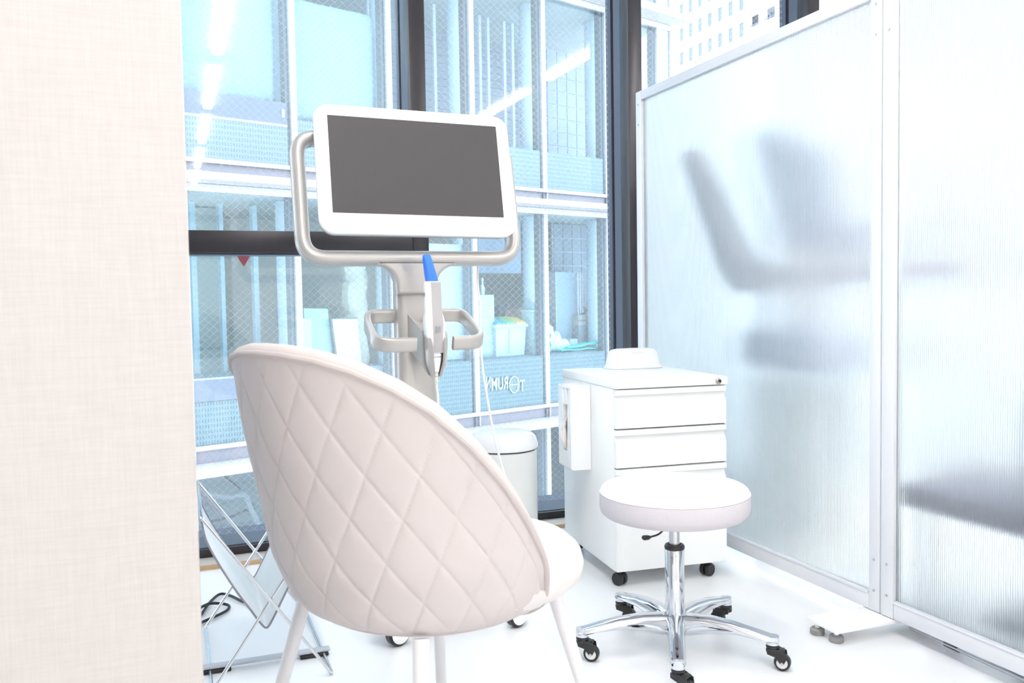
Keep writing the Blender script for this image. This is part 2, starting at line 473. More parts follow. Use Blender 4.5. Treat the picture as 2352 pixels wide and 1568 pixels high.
# reclining treatment chair
t = thing('treatment_chair', 'reclining treatment chair blurred behind the far screen', 'chair', (2.14, 2.62, 0))
bm = bmesh.new(); prism(bm, [(-.17, 0), (.17, 0), (.15, .05), (.05, .07), (.045, .62), (-.045, .62), (-.05, .07), (-.15, .05)], -.25, .25, bev=.01); new_obj('base', bm, white_paint, t)
bm = bmesh.new(); bx(bm, -.22, .22, -.34, .1, .66, .80, bev=.045, seg=4); new_obj('seat', bm, dkchair, t)
# side shell: L-shaped profile in yz
prof = [(-.95, .955), (-.95, 1.0), (-.3, 1.005), (-.02, 1.03), (.02, 1.055), (.30, 1.47), (.36, 1.47), (.36, 1.42), (.14, 1.0), (.06, .93), (-.02, .925)]
bm = bmesh.new(); prism(bm, prof, -.03, .03, M=Matrix.Translation((-.24, 0, 0)) @ Matrix.Rotation(PI / 2, 4, 'Z'), bev=.008); new_obj('side_shell', bm, pinkshell, t)
bm = bmesh.new(); prism(bm, prof, -.03, .03, M=Matrix.Translation((.26, 0, 0)) @ Matrix.Rotation(PI / 2, 4, 'Z'), bev=.008); new_obj('side_shell', bm, pinkshell, t)
bm = bmesh.new(); prism(bm, [(-.33, 1.13), (.01, 1.10), (.15, 1.48), (.08, 1.52), (-.28, 1.36)], -.2, .2, M=Matrix.Translation((.02, -.07, 0)) @ Matrix.Rotation(PI / 2, 4, 'Z'), bev=.03); new_obj('backrest', bm, dkchair, t)
bm = bmesh.new(); prism(bm, [(-.34, 1.05), (.05, 1.05), (.27, 1.42), (.12, 1.47), (-.30, 1.40)], -.03, .03, M=Matrix.Translation((.1, -.02, 0)) @ Matrix.Rotation(PI / 2, 4, 'Z'), bev=.02); new_obj('wing_pad', bm, mat('pale_lavender_pad', (.66, .64, .74), .6, noise=.02), t)
bm = bmesh.new(); bx(bm, -.12, .12, -.12, .02, .78, 1.12, bev=.03); new_obj('support', bm, white_paint, t)
# low bench close behind the right screen
t = thing('low_bench', 'dark plum low bench on casters close behind the right screen', 'bench', (1.84, 1.1, 0))
bm = bmesh.new(); bx(bm, 0, .42, -.55, .765, .335, .395, bev=.012); new_obj('seat', bm, plum, t)
bm = bmesh.new(); bx(bm, .03, .39, -.5, .50, .08, .115, bev=.01); new_obj('shelf', bm, mid_grey, t)
for x, y in ((.04, .70), (.38, .70), (.04, -.5), (.38, -.5)):
    o = tube_obj('leg', [(x, y, .335), (x, y - .0, .05)], .012, steel, t)
    bm = bmesh.new(); lathe(bm, [(.0001, -.012), (.02, -.012), (.022, 0), (.02, .012), (.0001, .012)], n=16, M=Matrix.Translation((x, y, .0225)) @ Matrix.Rotation(PI / 2, 4, 'Y')); new_obj('caster', bm, black_plastic, o)
# dark bin standing on bench shelf side
t = thing('floor_case', 'dark grey case standing behind the right screen above the bench', 'case', (2.02, 1.30, .3955))
bm = bmesh.new(); prism(bm, rrect(.44, .28, .04, cz=.14), -.10, .10, M=Matrix.Rotation(PI / 2, 4, 'Z'), bev=.02); new_obj('body', bm, mid_grey, t)
tube_obj('handle', round_path([(0, -.07, .28), (0, -.07, .32), (0, .07, .32), (0, .07, .28)], .02), .008, black_plastic, t)

# ================================================================== PEDESTAL CABINET
cab = thing('drawer_cabinet', 'white steel pedestal cabinet with three drawers on casters', 'cabinet', (1.277, 2.462, 0), R_(-5.2))
W, Dp, ZB, ZT = .385, .50, .048, .628
def sideface(bm):
    bx(bm, 0, W, .018, Dp, ZB, ZT, bev=.002)
bm = bmesh.new(); sideface(bm); new_obj('body', bm, white_paint, cab)
bm = bmesh.new(); bx(bm, -.003, W + .003, -.006, Dp + .004, ZT + .001, ZT + .027, bev=.002); new_obj('top', bm, white_paint, cab)
def drawer_front(z0, z1, pull=True):
    # profile in yz, with a finger recess under a lip at the top
    bm = bmesh.new()
    if pull:
        prof = [(.017, z0), (-.001, z0), (-.003, z0 + .002), (-.003, z1 - .055), (.010, z1 - .030), (.012, z1 - .020), (-.004, z1 - .018), (-.005, z1 - .002), (.017, z1)]
    else:
        prof = [(.017, z0), (-.003, z0), (-.003, z1), (.017, z1)]
    rings(bm, [[Vector((x, y, z)) for y, z in prof] for x in (.0012, W - .0012)])
    return new_obj('drawer', bm, white_paint, cab, ang=20)
for a, b in ((.503, .6265), (.379, .500), (.050, .376)): drawer_front(a, b)
for z in (.5015, .3775):
    box('drawer_gap', .002, W - .002, .008, .0165, z - .0012, z + .0012, dark_gap, cab)
bm = bmesh.new(); lathe(bm, [(.0001, -.002), (.0095, -.002), (.0095, .004), (.007, .006), (.0001, .006)], n=24, M=Matrix.Translation((W - .032, -.008, ZT + .013)) @ Matrix.Rotation(PI / 2, 4, 'X')); lk = new_obj('lock', bm, brass, cab)
bm = bmesh.new(); lathe(bm, [(.0001, .0), (.004, .0), (.004, .002), (.0001, .002)], n=14, M=Matrix.Translation((W - .029, -.0145, ZT + .013)) @ Matrix.Rotation(PI / 2, 4, 'X')); new_obj('keyway', bm, black_plastic, lk)
def twin_caster(parent, x, y, r=.021, rz=0.):
    M0 = Matrix.Translation((x, y, 0)) @ Matrix.Rotation(rz, 4, 'Z')
    bm = bmesh.new()
    for s in (-1, 1):
        lathe(bm, [(.0001, -.007), (r * .9, -.007), (r, -.003), (r, .003), (r * .9, .007), (.0001, .007)], n=24, M=M0 @ Matrix.Translation((s * .0105, 0, r)) @ Matrix.Rotation(PI / 2, 4, 'Y'))
    o = new_obj('caster', bm, black_plastic, parent)
    bm = bmesh.new()
    lathe(bm, [(.007, r), (.007, ZB)], n=12, M=M0 @ Matrix.Translation((0, 0, 0)))
    bx(bm, -.010, .010, -.015, .016, r * 1.1, r * 1.75, M=M0, bev=.004)
    new_obj('fork', bm, black_plastic, o)
for x, y, a in ((.022, .030, .5), (W - .055, .030, -1.1), (.03, Dp - .05, .3), (W - .04, Dp - .05, 1.4)): twin_caster(cab, x, y, rz=a)
# tissue dispenser on the side of the cabinet (own thing)
td = thing('tissue_dispenser', 'white tissue dispenser mounted upright on the left side of the cabinet', 'tissue dispenser', (1.277, 2.462, 0), R_(-5.2))
TX = -.0705; ty0, ty1, tz0, tz1 = .215, .352, .338, .618
bm = bmesh.new()
# body as a frame around the slot
sy0, sy1, sz0, sz1 = ty0 + .046, ty0 + .072, .398, .555
bx(bm, TX, -.001, ty0, sy0, tz0, tz1, bev=0); bx(bm, TX, -.001, sy1, ty1, tz0, tz1)
bx(bm, TX, -.001, sy0, sy1, tz0, sz0); bx(bm, TX, -.001, sy0, sy1, sz1, tz1)
bx(bm, -.030, -.001, sy0, sy1, sz0, sz1)
bmesh.ops.remove_doubles(bm, verts=bm.verts, dist=1e-5)
lim = [e for e in bm.edges if all((abs(v.co.x - TX) < 1e-5 and (v.co.y < ty0 + 1e-4 or v.co.y > ty1 - 1e-4 or v.co.z < tz0 + 1e-4 or v.co.z > tz1 - 1e-4)) for v in e.verts)
       and ((abs(e.verts[0].co.y - e.verts[1].co.y) < 1e-5 and (e.verts[0].co.y < ty0 + 1e-4 or e.verts[0].co.y > ty1 - 1e-4)) or (abs(e.verts[0].co.z - e.verts[1].co.z) < 1e-5 and (e.verts[0].co.z < tz0 + 1e-4 or e.verts[0].co.z > tz1 - 1e-4)))]
bmesh.ops.bevel(bm, geom=lim, offset=.007, segments=3, profile=.5, affect='EDGES')
new_obj('shell', bm, white_plastic, td, smooth=False)
tb = thing('tissue_carton', 'red printed tissue carton showing inside the dispenser slot', 'carton', (1.277, 2.462, 0), R_(-5.2))
box('carton_body', -.045, -.0305, sy0 + .001, sy1 - .001, sz0 + .001, sz1 - .001, carton, tb)
tis = thing('tissue', 'crumpled tissue hanging out of the dispenser slot', 'tissue', (1.277, 2.462, 0), R_(-5.2))
bm = bmesh.new()
ctr = [(-.060, .400), (-.070, .410), (-.075, .430), (-.079, .452), (-.079, .47), (-.074, .487), (-.068, .505), (-.060, .520)]
N = 7; rs = []
for i, (x, z) in enumerate(ctr):
    wd = .009 * math.sin(PI * (i + .6) / (len(ctr) + .2)) + .0015
    ring = []
    for k in range(14):
        a = 2 * PI * k / 14
        q = 1 + .35 * math.sin(3 * a + i * 1.3)
        ring.append(Vector((x + .007 * q * math.cos(a) * (.3 + math.sin(PI * (i + .5) / len(ctr))), (sy0 + sy1) / 2 + wd * q * math.sin(a), z + .006 * math.sin(a * 2 + i))))
    rs.append(ring)
rings(bm, rs); new_obj('paper', bm, tissue_m, tis)
# white device on the cabinet top
dv = thing('charging_dock', 'white rounded charging dock standing on top of the cabinet', 'device', (1.565, 2.875, ZT + .0275), R_(-5.2))
rs = []
for z, wx, wy in ((0, .104, .058), (.004, .106, .060), (.0065, .100, .055), (.01, .098, .054), (.055, .089, .045), (.066, .080, .037), (.071, .06, .024), (.0725, .02, .008)):
    ring = []
    for k in range(40):
        a = 2 * PI * k / 40; c_, s_ = math.cos(a), math.sin(a)
        ring.append(Vector((math.copysign(abs(c_) ** .45, c_) * wx, math.copysign(abs(s_) ** .45, s_) * wy, z)))
    rs.append(ring)
bm = bmesh.new(); rings(bm, rs); new_obj('shell', bm, white_plastic, dv, ang=50)
box('slot_lid', -.022, .026, -.047, -.0445, .0575, .0625, white_paint, dv, bev=.0008)

# ================================================================== TRASH CAN
tc_ = thing('pedal_bin', 'round off-white lidded bin in front of the window beside the cabinet', 'bin', (1.062, 2.90, 0))
bm = bmesh.new(); lathe(bm, [(.0001, .012), (.112, .012), (.118, .016), (.119, .03), (.119, .385), (.115, .39), (.0001, .39)], n=56)
new_obj('body', bm, mat('off_white_enamel', (.80, .81, .79), .35, noise=.01, nscale=6), tc_)
bm = bmesh.new(); lathe(bm, [(.118, .0), (.121, .003), (.121, .0115), (.0001, .0115)], n=48); new_obj('base_ring', bm, black_plastic, tc_)
bm = bmesh.new(); lathe(bm, [(.0001, .3905), (.1155, .3905), (.1155, .396), (.0001, .396)], n=56); new_obj('rim_seal', bm, mat('brown_seal', (.10, .08, .10), .6, noise=.03), tc_)
bm = bmesh.new(); lathe(bm, [(.0001, .3965), (.121, .3965), (.122, .400), (.121, .418), (.115, .436), (.104, .447), (.085, .453), (.04, .456), (.0001, .4565)], n=56); new_obj('lid', bm, white_plastic, tc_)
bm = bmesh.new(); bx(bm, .113, .130, -.012, .012, .39, .408, bev=.003); new_obj('hinge', bm, white_plastic, tc_)

# ================================================================== STOOL
stl = thing('swivel_stool', 'round white fabric stool on a chrome five-star caster base', 'stool', (1.18, 1.955, 0))
SR = .190; zt = .437; zb_ = .357
bm = bmesh.new()
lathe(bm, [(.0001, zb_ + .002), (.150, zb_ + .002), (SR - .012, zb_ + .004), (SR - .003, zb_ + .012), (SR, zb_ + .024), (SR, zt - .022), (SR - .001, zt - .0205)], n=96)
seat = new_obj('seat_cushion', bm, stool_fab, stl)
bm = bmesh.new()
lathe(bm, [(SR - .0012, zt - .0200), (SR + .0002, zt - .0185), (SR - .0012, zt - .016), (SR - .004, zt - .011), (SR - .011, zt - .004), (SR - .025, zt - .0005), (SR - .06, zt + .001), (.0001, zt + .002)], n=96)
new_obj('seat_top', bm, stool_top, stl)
bm = bmesh.new(); lathe(bm, [(.0001, .350), (.022, .350), (.024, .3585), (.0001, .3585)], n=28); new_obj('mount', bm, black_plastic, stl)
bm = bmesh.new(); lathe(bm, [(.0135, .28), (.0135, .351)], n=28); new_obj('gas_piston', bm, steel, stl)
bm = bmesh.new(); lathe(bm, [(.0245, .270), (.0258, .272), (.0258, .278), (.0235, .282), (.018, .2825), (.016, .279)], n=36); new_obj('collar', bm, black_plastic, stl)
bm = bmesh.new(); lathe(bm, [(.0235, .2705), (.0245, .269), (.0245, .13), (.0250, .11), (.030, .085), (.032, .065), (.029, .058), (.0001, .058)], n=44); new_obj('column', bm, chrome, stl)
o = tube_obj('lever', smooth_path([(-.02, -.01, .345), (-.09, -.085, .342), (-.125, -.10, .340), (-.15, -.105, .341)], 5), [.003] * 11 + [.006, .0085, .0085, .0085, .005], black_plastic, stl, sy=.7)
hubs = [(1.151, 2.2), (1.403, 2.056), (1.346, 1.783), (1.059, 1.738), (.942, 1.997)]
a0 = math.atan2(2.056 - 1.955, 1.403 - 1.18)
arms = [a0 + 2 * PI * k / 5 for k in range(5)]
for k, a in enumerate(arms):
    bm = bmesh.new(); rs = []
    prof = [(.018, .104, .052, .029), (.04, .108, .053, .027), (.09, .109, .066, .023), (.15, .103, .074, .0205), (.21, .091, .0705, .0195), (.243, .084, .067, .0190), (.259, .079, .066, .013)]
    for r, ztp, zbt, hw in prof:
        mid = (ztp + zbt) / 2; hh = (ztp - zbt) / 2; ring = []
        for j in range(20):
            an = 2 * PI * j / 20; c_, s_ = math.cos(an), math.sin(an)
            ring.append(Vector((r, math.copysign(abs(c_) ** .6, c_) * hw * (1 if s_ < 0 else .88), mid + math.copysign(abs(s_) ** .7, s_) * hh)))
        rs.append([Matrix.Rotation(a, 3, 'Z') @ p for p in rs_] if False else ring)
    rs = [[Matrix.Rotation(a, 3, 'Z') @ p for p in ring] for ring in rs]
    rings(bm, rs)
    arm = new_obj('base_arm', bm, chrome, stl, ang=50)
    hx, hy = .245 * math.cos(a), .245 * math.sin(a)
    bm = bmesh.new(); lathe(bm, [(.0155, .0825), (.0158, .062), (.0145, .0605), (.0001, .0605)], c=(hx, hy, 0), n=24); new_obj('hub', bm, chrome, arm)
    # caster: swivel housing + wheel
    sw = [2.2, -.65, -.65, -1.15, -.75][k]
    M0 = Matrix.Translation((hx, hy, 0)) @ Matrix.Rotation(sw, 4, 'Z')
    bm = bmesh.new()
    lathe(bm, [(.0001, .060), (.0155, .060), (.0165, .056), (.0145, .052), (.0165, .049), (.016, .043), (.0001, .043)], n=22, M=M0)
    prism(bm, [(-.012, .052), (.012, .054), (.032, .046), (.034, .032), (.027, .019), (.019, .019), (.008, .034), (-.012, .040)], -.0155, -.0125, M=M0, bev=.0006, seg=1)
    prism(bm, [(-.012, .052), (.012, .054), (.032, .046), (.034, .032), (.027, .019), (.019, .019), (.008, .034), (-.012, .040)], .0125, .0155, M=M0, bev=.0006, seg=1)
    bx(bm, -.006, .028, -.013, .013, .0445, .052, M=M0, bev=.002)
    cs = new_obj('caster', bm, black_plastic, arm)
    MW = M0 @ Matrix.Translation((.023, 0, .0205)) @ Matrix.Rotation(PI / 2, 4, 'X')
    bm = bmesh.new(); lathe(bm, [(.0135, -.0115), (.018, -.0115), (.0203, -.006), (.0205, 0), (.0203, .006), (.018, .0115), (.0135, .0115)], n=32, M=MW, caps=False); new_obj('tyre', bm, black_plastic, cs)
    bm = bmesh.new(); lathe(bm, [(.0001, -.0105), (.0137, -.0105), (.0137, .0105), (.0001, .0105)], n=28, M=MW)
    new_obj('wheel', bm, mat('white_wheel', (.8, .8, .77), .4, noise=.01), cs)
    bm = bmesh.new(); lathe(bm, [(.0001, -.0165), (.0035, -.0165), (.0035, .0165), (.0001, .0165)], n=12, M=MW); new_obj('axle', bm, steel, cs)

# ================================================================== VELVET CHAIR
CC = (.408, 1.503); AZ = R_(64)
ch = thing('armchair', 'beige-grey velvet tub chair with diamond quilted back and white metal legs', 'chair', (CC[0], CC[1], 0), PI / 2 - AZ)
# local: +x forward (facing), shell back at -x
RT = [(.385, .13), (.392, .18), (.402, .21), (.43, .239), (.50, .268), (.60, .286), (.70, .306), (.85, .327)]
def lerp_tab(tab, z):
    if z <= tab[0][0]: return tab[0][1]
    for (a, b), (c, d) in zip(tab, tab[1:]):
        if z <= c: return b + (d - b) * (z - a) / (c - a)
    return tab[-1][1]
ZR = [(0, .845), (10, .843), (20, .836), (30, .821), (40, .797), (50, .762), (60, .712), (70, .652), (80, .586), (90, .515), (96, .466), (101, .42)]
def zrim(ph):
    return lerp_tab(ZR, abs(math.degrees(ph)))
PM = R_(101)
def shell_pt(ph, v, off=0.):
    zt_ = zrim(ph); z0 = .386
    # denser sampling at the bowl
    s = v
    z = z0 + (zt_ - z0) * (s ** 1.35)
    R = sum(lerp_tab(RT, z + dz) for dz in (-.012, -.006, 0, .006, .012)) / 5
    R += off
    return Vector((-math.cos(ph) * R, -math.sin(ph) * R, z)), z
NU, NV = 420, 260
bm = bmesh.new()
def quilt(ph, z):
    # diagonal stitch families on the developed surface
    s = ph * .30
    s -= .24 * (.85 - z) * math.sin(ph)
    a = (s * 1.0 + (z - .4) * .53) / .071
    b = (s * 1.0 - (z - .4) * .53) / .071
    da = abs(a - round(a)); db = abs(b - round(b))
    return min(da, db) * .071 / 1.13
outer = []; inner = []
for j in range(NV + 1):
    ro = []
    for i in range(NU + 1):
        ph = -PM + 2 * PM * i / NU
        v = j / NV
        p, z = shell_pt(ph, v)
        d = quilt(ph, z)
        edge = min(1, (1 - v) * 14) * min(1, v * 9) * min(1, (PM - abs(ph)) * 12)
        puff = (.0022 * (1 - math.exp(-d / .009)) + .0016 * (1 - math.exp(-d / .0016)) - .003) * edge
        nrm = Vector((-math.cos(ph), -math.sin(ph), 0))
        ro.append(bm.verts.new(p + nrm * puff))
    outer.append(ro)
for a, b in zip(outer, outer[1:]):
    for i in range(NU): bm.faces.new((a[i], a[i + 1], b[i + 1], b[i]))
TH = .034
NI = 60
for j in range(NI + 1):
    ri = []
    for i in range(0, NU + 1, 4):
        ph = -PM + 2 * PM * i / NU
        p, z = shell_pt(ph, j / NI, -TH)
        ri.append(bm.verts.new(p + Vector((0, 0, .012 * (1 - j / NI)))))
    inner.append(ri)
for a, b in zip(inner, inner[1:]):
    for i in range(len(a) - 1): bm.faces.new((a[i], b[i], b[i + 1], a[i + 1]))
for i_o, i_i in ((0, 0), (NU, -1)):
    bm.faces.new([r[i_o] for r in outer] + [r[i_i] for r in inner][::-1])
shell = new_obj('shell', bm, velvet, ch, ang=180)
# rim: fat rounded edge and piping
rimp = []; pipp = []
for i in range(0, NU + 1, 3):
    ph = -PM + 2 * PM * i / NU
    p, z = shell_pt(ph, 1, -TH / 2); rimp.append(p + Vector((0, 0, -.004)))
    p, z = shell_pt(ph, 1, .000); pipp.append(p + Vector((0, 0, -.002)))
for s_, rp in ((1, rimp),):
    for q in (0, -1): pass
def arm_end(off):
    out = []
    for j in range(NI, -1, -4):
        p, z = shell_pt(PM, j / NI, off); out.append(p)
    return out
def arm_end2(off):
    out = []
    for j in range(0, NI + 1, 4):
        p, z = shell_pt(-PM, j / NI, off); out.append(p)
    return out
nr = len(rimp)
tube_obj('rim_roll', rimp, [TH / 2 * min(1, .35 + min(i, nr - 1 - i) * .09) for i in range(nr)], velvet, ch, n=14)
tube_obj('piping', arm_end2(0)[:-1] + pipp + arm_end(0)[1:], .0052, mat('taupe_piping', (.46, .41, .40), .8, noise=.03), ch, n=8)
# underside pan and seat cushion
bm = bmesh.new(); lathe(bm, [(.0001, .380), (.12, .380), (.165, .384), (.19, .394), (.19, .41), (.0001, .41)], n=48); new_obj('seat_pan', bm, velvet, ch)
bm = bmesh.new()
lathe(bm, [(.0001, .4105), (.19, .4105), (.225, .415), (.243, .430), (.248, .448), (.243, .468), (.228, .482), (.20, .490), (.12, .494), (.0001, .495)], c=(.040, 0, 0), n=64)
new_obj('seat_cushion', bm, velvet_seat, ch, ang=80)
for a in (45, 135, 225, 315):
    c_, s_ = math.cos(R_(a)), math.sin(R_(a))
    tube_obj('leg', [(.218 * c_, .218 * s_, .402), (.335 * c_, .335 * s_, .0015)], [.0130, .0105], leg_white, ch, n=18)

# ================================================================== INTRAORAL SCANNER CART
sn = thing('scanner_cart', 'champagne silver scanner cart with tilted white-framed monitor', 'scanner', (.632, 2.43, 0), R_(1.1))
# base
bm = bmesh.new()
for a in (45, 135, 225, 315):
    c_, s_ = math.cos(R_(a)), math.sin(R_(a))
    tube(bm, [(0, 0, .085), (.10 * c_, .085 * s_, .08), (.23 * c_, .20 * s_, .062)], [.04, .034, .022], n=14, sy=.6, power=3)
lathe(bm, [(.0001, .05), (.085, .05), (.09, .06), (.08, .10), (.0001, .11)], n=32)
bs = new_obj('base', bm, grey_plastic, sn, ang=50)
for (x, y) in ((-.105, -.145), (.235, -.150), (-.15, .19), (.17, .19)):
    bm = bmesh.new(); lathe(bm, [(.0001, -.016), (.026, -.016), (.033, -.01), (.033, .01), (.026, .016), (.0001, .016)], n=36, M=Matrix.Translation((x, y, .0335)) @ Matrix.Rotation(R_(20), 4, 'Z') @ Matrix.Rotation(PI / 2, 4, 'X')); o = new_obj('caster', bm, black_plastic, sn)
    bm = bmesh.new(); lathe(bm, [(.0001, -.019), (.022, -.019), (.027, -.0165), (.0275, .0165), (.022, .019), (.0001, .019)], n=32, M=Matrix.Translation((x, y, .0355)) @ Matrix.Rotation(R_(20), 4, 'Z') @ Matrix.Rotation(PI / 2, 4, 'X')); new_obj('wheel_cover', bm, white_plastic, o)
    bm = bmesh.new(); lathe(bm, [(.01, .05), (.01, .075)], c=(x, y, 0), n=12); new_obj('stem', bm, grey_plastic, o)
# column
def superpost(z0, z1, name):
    bm = bmesh.new(); rs = []
    for z in (z0, z1):
        ring = []
        for k in range(48):
            a = 2 * PI * k / 48; c_, s_ = math.cos(a), math.sin(a)
            ring.append(Vector((math.copysign(abs(c_) ** .5, c_) * .0565, math.copysign(abs(s_) ** .5, s_) * .036, z)))
        rs.append(ring)
    rings(bm, rs); return new_obj(name, bm, champagne, sn, ang=50)
superpost(.10, .936, 'column')
superpost(.937, .975, 'column_neck')
# tilted frame: sweep in plane, neck plate with fillets
TILT = Matrix.Rotation(R_(-12.4), 4, 'X')
FM = Matrix.Translation((-.008, -.035, 1.031))     # frame bottom centre
def fpt(x, z, y=0): return (FM @ TILT @ Vector((x, y, z)))
fp = [(-.10, .335), (-.300, .335), (-.300, 0), (.300, 0), (.300, .335), (.10, .335)]
path = round_path([Vector((x, 0, z)) for x, z in fp], [0, .055, .060, .060, .055, 0], seg=10)
bm = bmesh.new(); tube(bm, path, .0205, n=24, up=(0, 1, 0), sx=.98, sy=1.35, power=2.4); bm.transform(FM @ TILT)
new_obj('monitor_frame', bm, champagne, sn, ang=60)
# neck: flared plate joining frame bottom and column
out = [(-.115, .010), (.115, .010), (.115, -.018)]
for k in range(9):
    a = R_(90 + 90 * k / 8); out.append((.113 + .055 * math.cos(a), -.020 - .055 + .055 * math.sin(a)))
out += [(.0565, -.100), (-.0565, -.100)]
for k in range(9):
    a = R_(0 + 90 * k / 8); out.append((-.113 + .055 * math.cos(a), -.020 - .055 + .055 * math.sin(a)))
out += [(-.115, -.018)]
bm = bmesh.new(); prism(bm, out, -.026, .026, bev=.011, seg=4)
for v in bm.verts:            # follow the tilt above, the vertical column below
    t_ = max(0, min(1, (v.co.z + .095) / .095)); v.co.y += (1 - t_) * .006
bm.transform(Matrix.Translation((-.004, -.032, 1.031)))
new_obj('neck', bm, champagne, sn, ang=40)
# monitor
MM = Matrix.Translation(Vector((.6329, 2.3617, 1.2752))) @ Euler((-.2184, .0098, .0198), 'XYZ').to_matrix().to_4x4()
Ms = (Matrix.Translation((.632, 2.43, 0)) @ Matrix.Rotation(R_(1.1), 4, 'Z')).inverted() @ MM
def E_zxy(a, b, c): return Matrix.Rotation(a, 4, 'Z') @ Matrix.Rotation(b, 4, 'X') @ Matrix.Rotation(c, 4, 'Y')
MM = Matrix.Translation(Vector((.6329, 2.3617, 1.2752))) @ E_zxy(.0198, -.2184, .0098)
Ms = (Matrix.Translation((.632, 2.43, 0)) @ Matrix.Rotation(R_(1.1), 4, 'Z')).inverted() @ MM
bm = bmesh.new(); prism(bm, rrect(.548, .355, .042, seg=10, cz=-.012), -.001, .016, M=Ms, bev=.004, seg=3)
mon = new_obj('monitor_bezel', bm, white_plastic, sn, ang=40)
bm = bmesh.new(); prism(bm, rrect(.538, .345, .04, seg=10, cz=-.013), .0165, .045, M=Ms, bev=.010, seg=3)
new_obj('monitor_back', bm, grey_plastic, sn, ang=40)
bm = bmesh.new(); bx(bm, -.238, .238, -.0018, -.0012, -.134, .134, M=Ms); new_obj('display', bm, screen_m, sn)
# side handles
for s in (-1, 1):
    bx_ = .052 if s > 0 else .052
    xo = .150 if s > 0 else -.142
    xi = .064 if s > 0 else -.038
    pts = [Vector((s * .052, .006, .873)), Vector((xo * .93, .006, .873)), Vector((xo, -.035, .85)), Vector((xo * 1.02, -.148, .800)), Vector((xi, -.148, .800))]
    path = round_path(pts, [0, .035, .05, .05, 0], seg=8)
    bm = bmesh.new(); tube(bm, path, .0185, n=28, up=(0, -.35, 1), sx=.50, sy=1.04, power=4.5)
    h = new_obj('handle', bm, champagne, sn, ang=50)
# cradle: arm from the column to a U-shaped cup
bm = bmesh.new()
def urail(cx, cy, z, w, d, th, open_w, n=14):
    """plan-view C outline (outer then inner), opening to -y"""
    pass
levels = [(.882, -.028, .046), (.862, -.06, .040), (.845, -.10, .033)]
# arm block: loft of rectangles running forward and down
rs = []
for (y, zt2, zb2, hw, hb) in ((-.030, .880, .79, .0295, .0285), (-.075, .864, .765, .0295, .026), (-.12, .847, .738, .0295, .020), (-.152, .836, .716, .0295, .013)):
    zm2 = max(zb2 + .01, .752)
    rs.append([Vector((x_ + .006 * (-.03 - y) / .12, y, z_)) for x_, z_ in ((-hb, zb2), (hb, zb2), (hw, zm2), (hw, zt2), (hw - .006, zt2), (hw - .006, zt2 - .02), (-hw + .006, zt2 - .02), (-hw + .006, zt2), (-hw, zt2), (-hw, zm2))])
rings(bm, rs); cr = new_obj('cradle_arm', bm, champagne, sn, ang=30)
bm = bmesh.new()
def cup_ring(z, rw, rd, cyy, th, gap):
    o_, i_ = [], []
    for k in range(25):
        a = R_(-90 + gap) + (2 * PI - 2 * R_(gap)) * k / 24
        o_.append(Vector((rw * math.cos(a), cyy + rd * math.sin(a), z)))
        i_.append(Vector(((rw - th) * math.cos(a), cyy + (rd - th) * math.sin(a), z)))
    return o_ + i_[::-1]
cx0 = .008
rs = [cup_ring(z, rw, rd, cyy, .007, gp) for z, rw, rd, cyy, gp in ((.834, .0305, .028, -.175, 75), (.815, .0305, .030, -.176, 42), (.79, .0302, .031, -.177, 34), (.757, .0285, .029, -.177, 32), (.745, .026, .027, -.176, 32), (.714, .0135, .018, -.172, 45))]
for r_ in rs:
    for p in r_: p.x += cx0
rings(bm, rs); new_obj('cradle_cup', bm, champagne, sn, ang=40)
# handheld scanner wand (rests in the cradle: own thing)
wd = thing('scanner_wand', 'white and grey handheld scanner wand with blue tip standing in the cart cradle', 'scanner wand', (.6405, 2.2535, .72))
def rr_ring(z, hw, hd, cx=0, cy=0, pw=.45, n=28):
    o = []
    for k in range(n):
        a = 2 * PI * (k + .5) / n; c_, s_ = math.cos(a), math.sin(a)
        o.append(Vector((cx + math.copysign(abs(c_) ** pw, c_) * hw, cy + math.copysign(abs(s_) ** pw, s_) * hd, z)))
    return o
bm = bmesh.new(); rings(bm, [rr_ring(z, a, b, cx) for z, a, b, cx in ((.055, .0145, .014, 0), (.075, .018, .017, 0), (.105, .0255, .021, -.001), (.135, .0275, .023, -.002), (.15, .0255, .021, -.003), (.165, .0215, .018, -.004), (.2425, .0205, .0165, -.006), (.245, .0195, .0155, -.006))]); new_obj('body', bm, white_plastic, wd, ang=50)
bm = bmesh.new()
rings(bm, [[Vector((cx + sx_ * a, yy, z)) for sx_, yy in ((-1, -b - .0012), (1, -b - .0012), (1, -b + .006), (-1, -b + .006))] for z, a, b, cx in ((.058, .0125, .0155, .004), (.105, .0130, .0212, .003), (.135, .0145, .0232, .003), (.165, .0130, .0182, .0025), (.243, .0130, .0166, .0008))])
new_obj('grey_face', bm, grey_plastic, wd, ang=30)
bm = bmesh.new()
for r in range(4):
    for c2 in range(2): bx(bm, -.0045 + c2 * .0085, .0015 + c2 * .0085, -.0252, -.0235, .112 + r * .0046, .1140 + r * .0046)
new_obj('vent', bm, mid_grey, wd)
bm = bmesh.new(); rings(bm, [rr_ring(z, a, b, cx) for z, a, b, cx in ((.008, .0065, .0065, .002), (.022, .009, .009, .002), (.040, .0125, .0125, .002), (.0545, .0135, .013, .002))]); cn = new_obj('connector', bm, white_plastic, wd, ang=50)
bm = bmesh.new()
for k in range(6): bx(bm, -.0085 + k * .0038, -.0067 + k * .0038, -.0136, -.0126, .046, .0485)
new_obj('indicator', bm, mat('navy_print', (.03, .03, .16), .5, noise=.02), cn)
bm = bmesh.new(); bx(bm, -.0275, -.0263, -.006, .006, .206, .216, bev=.0005); new_obj('button', bm, mid_grey, wd)
